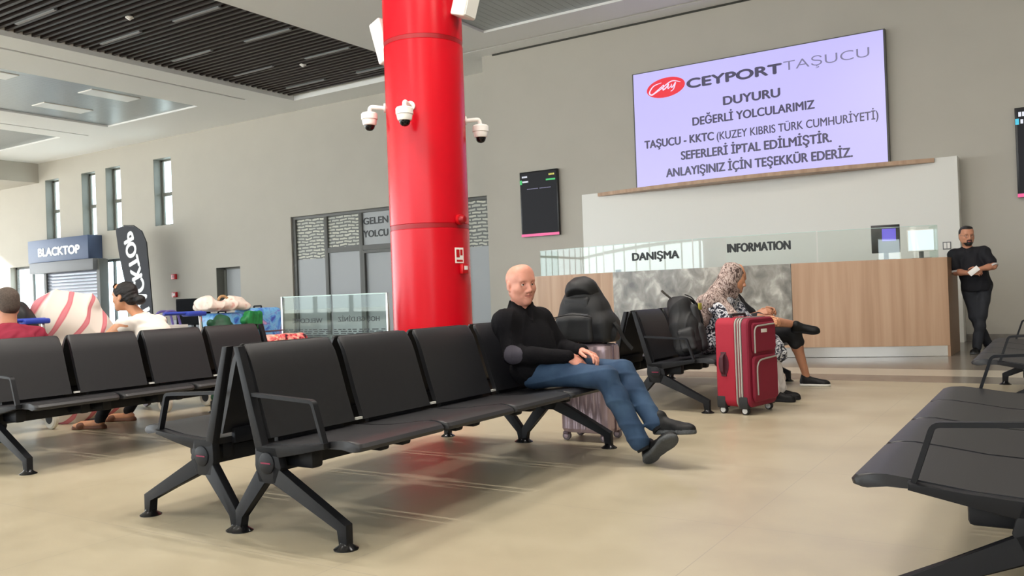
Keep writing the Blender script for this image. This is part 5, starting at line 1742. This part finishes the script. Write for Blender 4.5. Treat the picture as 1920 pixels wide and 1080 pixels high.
# ------------------------------------------------------------------ trolleys and their loads at the left
M['blue_pl'] = mat('blue_plastic', srgb(52, 74, 176), .4)
M['cream_wheel'] = mat('cream_wheel', srgb(214, 208, 194), .5)
def make_trolley(label):
    t = thing('luggage_trolley', label, 'trolley', (0, 0, 0), 0, 'luggage trolleys at the left')
    for y in (-.2, .2):
        bm = NB(); tube(bm, rounded([(-.75, y, .17), (.02, y, .17), (-.06, y, .92)], .05), .016, 10); obj('side_tube', bm, M['steel'], t)
    bm = NB(); bx(bm, (-.78, -.21, .155), (.0, .21, .172), .004); obj('platform', bm, M['steel'], t)
    bm = NB()
    for k in range(3): tube(bm, [(.0 - .025 * k, -.2, .35 + .18 * k), (.0 - .025 * k, .2, .35 + .18 * k)], .009, 8)
    obj('back_rack', bm, M['steel'], t)
    bm = NB(); tube(bm, [(-.06, -.22, .95), (-.06, .22, .95)], .017, 12); bx(bm, (-.12, .02, .915), (.0, .24, .962), .015); obj('handle', bm, M['blue_pl'], t)
    for y in (-.24, .24):
        bm = NB(); lathe(bm, [(.03, -.02), (.085, -.022), (.1, -.012), (.1, .012), (.085, .022), (.03, .02)], 28, Matrix.Translation((-.05, y, .1)) @ Matrix.Rotation(PI / 2, 4, 'X')); w_ = obj('wheel', bm, M['cream_wheel'], t)
        bm = NB(); lathe(bm, [(.001, -.026), (.05, -.024), (.055, -.02), (.055, .02), (.05, .024), (.001, .026)], 20, Matrix.Translation((-.05, y, .1)) @ Matrix.Rotation(PI / 2, 4, 'X')); obj('hub', bm, M['rubber'], w_)
    bm = NB(); lathe(bm, [(.02, -.02), (.06, -.018), (.065, 0), (.06, .018), (.02, .02)], 20, Matrix.Translation((-.7, 0, .065)) @ Matrix.Rotation(PI / 2, 4, 'X')); bx(bm, (-.72, -.03, .06), (-.68, .03, .16), .004); obj('front_caster', bm, M['wheel_grey'], t)
    return t
tr = make_trolley('luggage trolley with blue handle carrying a black holdall')
tr.location = (-7.36, 3.86, 0)
dup(tr, (-7.30, 5.42, 0), 0, 'luggage trolley with blue handle carrying a white carrier bag')

hb = thing('holdall', 'soft black holdall on trolley beside the person in crimson', 'bag', (-7.78, 3.88, .174))
sdf_obj('body', [BOX((0, 0, .3), (.24, .2, .3), .12, None, .05), EL((0.02, .14, .68), (.18, .2, .22), None, .12), C((.1, .1, .82), (-.05, .2, .88), .08, .07, .08), CUT((0, 0, .003), (0, 0, -1), .02)], .009, M['bag_black'], hb, (0, 0, 0), folds(.008, 18, 61))
bm = NB(); strap(bm, [(.22, -.1, .5), (.26, -.1, .62), (.26, .1, .62), (.22, .1, .5)], .015, .004); obj('handle', bm, M['strap'], hb)

m = M['blanket'] = mat('striped_blanket', srgb(226, 218, 208), .85)
nt, p = nodes_of(m)
tc = nt.nodes.new('ShaderNodeTexCoord')
wv = nt.nodes.new('ShaderNodeTexWave'); wv.bands_direction = 'Y'
wv.inputs['Scale'].default_value = 1.9; wv.inputs['Distortion'].default_value = 2.2; wv.inputs['Detail'].default_value = 1; wv.inputs['Detail Scale'].default_value = 1.2
mp = nt.nodes.new('ShaderNodeMapping'); mp.inputs['Rotation'].default_value = (.55, 0, 0)
nt.links.new(tc.outputs['Object'], mp.inputs['Vector']); nt.links.new(mp.outputs['Vector'], wv.inputs['Vector'])
nt.links.new(ramp(nt, wv.outputs['Fac'], [(.80, srgb(228, 219, 209)), (.90, srgb(206, 104, 116)), (.97, srgb(214, 130, 138))]), p.inputs['Base Color'])
bk = sdf_obj('blanket_bundle', [EL((-7.80, 4.42, 1.06), (.2, .2, .12), None, .08), EL((-7.78, 4.58, .85), (.25, .27, .26), None, .15), C((-7.75, 4.36, .9), (-7.62, 4.93, .62), .22, .16, .12), BOX((-7.78, 4.62, .34), (.27, .36, .34), .14, None, .15), C((-7.72, 4.45, 1.12), (-7.6, 4.62, 1.07), .05, .04, .06), CUT((0, 0, .003), (0, 0, -1), .02)], .01, M['blanket'], None, (-7.78, 4.6, 0), creases(.030, 5.5, 71))
bk.location = (-7.78, 4.6, 0)
tag(bk, 'big white blanket bundle with pink red stripes left of the person in white', 'blanket')

m = M['floral_blue'] = mat('floral_blue_shell', srgb(96, 140, 210), .35)
noise_color(m, [(.3, srgb(70, 84, 176)), (.42, srgb(84, 140, 216)), (.52, srgb(120, 186, 226)), (.6, srgb(110, 120, 206)), (.72, srgb(196, 160, 200))], 7, 3, (1, 1, 1), 1.0)
M['teal_pl'] = mat('teal_band', srgb(20, 120, 140), .5)
def blue_case(x, y, w, d, h, label):
    t = thing('suitcase', label, 'suitcase', (x, y, 0), 0)
    bm_ = NB(); loft(bm_, [rr_ring(d, w, .06, .06, .03), rr_ring(d, w, .06, .08, 0), rr_ring(d, w, .06, h - .05, 0), rr_ring(d, w, .06, h - .015, .012), rr_ring(d, w, .06, h, .04)]); obj('shell', bm_, M['floral_blue'], t, 50)
    bm_ = NB(); bx(bm_, (-d / 2 - .003, -w / 2 - .003, h * .72), (d / 2 + .003, w / 2 + .003, h * .735)); obj('seam', bm_, M['rose_dark'], t)
    bm_ = NB(); tube(bm_, rounded([(-.06, 0, h - .005), (-.06, 0, h + .02), (.06, 0, h + .02), (.06, 0, h - .005)], .015), .01, 8); obj('handle', bm_, M['rubber'], t)
    for sx in (-1, 1):
        for sy in (-1, 1):
            bm_ = NB(); lathe(bm_, [(.01, -.015), (.03, -.012), (.03, .012), (.01, .015)], 16, Matrix.Translation((sx * d * .35, sy * w * .36, .03)) @ Matrix.Rotation(PI / 2, 4, 'X')); bx(bm_, (sx * d * .35 - .02, sy * w * .36 - .02, .035), (sx * d * .35 + .02, sy * w * .36 + .02, .07)); obj('wheel', bm_, M['rubber'], t)
    return t
blue_case(-7.70, 6.16, .40, .3, .93, 'floral blue suitcase directly below the cream bag')
blue_case(-7.66, 6.62, .46, .32, .97, 'floral blue and violet suitcase nearest the glass balustrade')
m = M['green_bag'] = mat('green_pouch', srgb(26, 120, 62), .5, var=.3, vscale=14)
t = thing('pouch', 'green pouch with teal base hanging on the floral blue suitcases', 'bag', (-7.44, 6.36, .60))
sdf_obj('body', [BOX((0, 0, .24), (.06, .1, .1), .04, None, .03), C((0, -.07, .27), (0, -.12, .24), .05, .045, .03)], .007, M['green_bag'], t, (0, 0, 0), folds(.004, 30, 81))
bm = NB(); bx(bm, (-.06, -.1, .0), (.06, .1, .13), .02); obj('base', bm, M['teal_pl'], t)
t = thing('green_bag', 'dark green soft bag standing left of the floral blue suitcases', 'bag', (-7.28, 5.78, 0))
sdf_obj('body', [BOX((0, 0, .4), (.12, .13, .4), .06, None, .04), EL((0, .03, .80), (.11, .11, .12), None, .06), C((0, -.09, .78), (0, -.1, .84), .04, .04, .04), CUT((0, 0, .003), (0, 0, -1), .02)], .009, mat('dark_green_fabric', srgb(24, 70, 46), .6, var=.5, vscale=12), t, (0, 0, 0), folds(.006, 24, 82))
bm = NB(); strap(bm, [(.11, -.07, .5), (.16, -.07, .6), (.16, .07, .6), (.11, .07, .5)], .014, .004); obj('handle', bm, M['green_bag'], t)
m = M['cream'] = mat('cream_floral_bag', srgb(226, 214, 202), .8)
noise_color(m, [(.4, srgb(230, 219, 208)), (.58, srgb(224, 206, 194)), (.66, srgb(214, 168, 158))], 14, 3)
t = thing('cream_bag', 'cream floral soft bag lying on top of the floral blue suitcase', 'bag', (-7.68, 6.14, .952))
sdf_obj('body', [BOX((0, 0, .05), (.16, .28, .05), .05, None, .04), EL((0, -.2, .1), (.1, .1, .07), None, .05), EL((0, .17, .1), (.1, .12, .07), None, .05), CUT((0, 0, .003), (0, 0, -1), .02)], .008, M['cream'], t, (0, 0, 0), creases(.012, 13, 83))
bm = NB(); tube(bm, rounded([(0, -.04, .12), (0, -.01, .16), (0, .05, .16), (0, .09, .13)], .03), .014, 8); obj('handle', bm, mat('tan_leather', srgb(178, 142, 100), .6), t)
m = M['pinkfloral'] = mat('pink_floral_bag', srgb(230, 130, 120), .7)
noise_color(m, [(.36, srgb(60, 40, 44)), (.42, srgb(226, 70, 84)), (.5, srgb(240, 150, 140)), (.58, srgb(244, 222, 196)), (.66, srgb(236, 140, 70))], 13, 2, (1, 1, 1), .6)
t = thing('floral_bag', 'pink and orange floral bag at the foot of the floral blue suitcases', 'bag', (-7.12, 6.46, 0))
sdf_obj('body', [BOX((0, 0, .35), (.13, .30, .33), .06, None, .04), CUT((0, 0, .003), (0, 0, -1), .02)], .009, M['pinkfloral'], t, (0, 0, 0), folds(.004, 22, 84))
bm = NB(); strap(bm, [(0, .27, .6), (0, .36, .63), (0, .4, .55), (0, .3, .4)], .014, .005); obj('handle', bm, M['zipdark'], t)
t = thing('paper_bag', 'white carrier bag with violet handles standing on a luggage trolley', 'bag', (-7.62, 5.42, .174))
bm = NB(); loft(bm, [[V((-.1, -.16, .0)), V((.1, -.16, .0)), V((.1, .16, .0)), V((-.1, .16, .0))], [V((-.11, -.17, .4)), V((.11, -.17, .4)), V((.11, .17, .4)), V((-.11, .17, .4))], [V((-.09, -.18, .66)), V((.09, -.18, .66)), V((.09, .18, .66)), V((-.09, .18, .66))]]); obj('body', bm, M['white_pl'], t)
bm = NB()
for x in (-.06, .06): tube(bm, rounded([(x, -.11, .63), (x, -.07, .8), (x, .08, .8), (x, .12, .63)], .06), .012, 8)
obj('handle', bm, mat('violet_handle', srgb(96, 84, 150), .6), t)
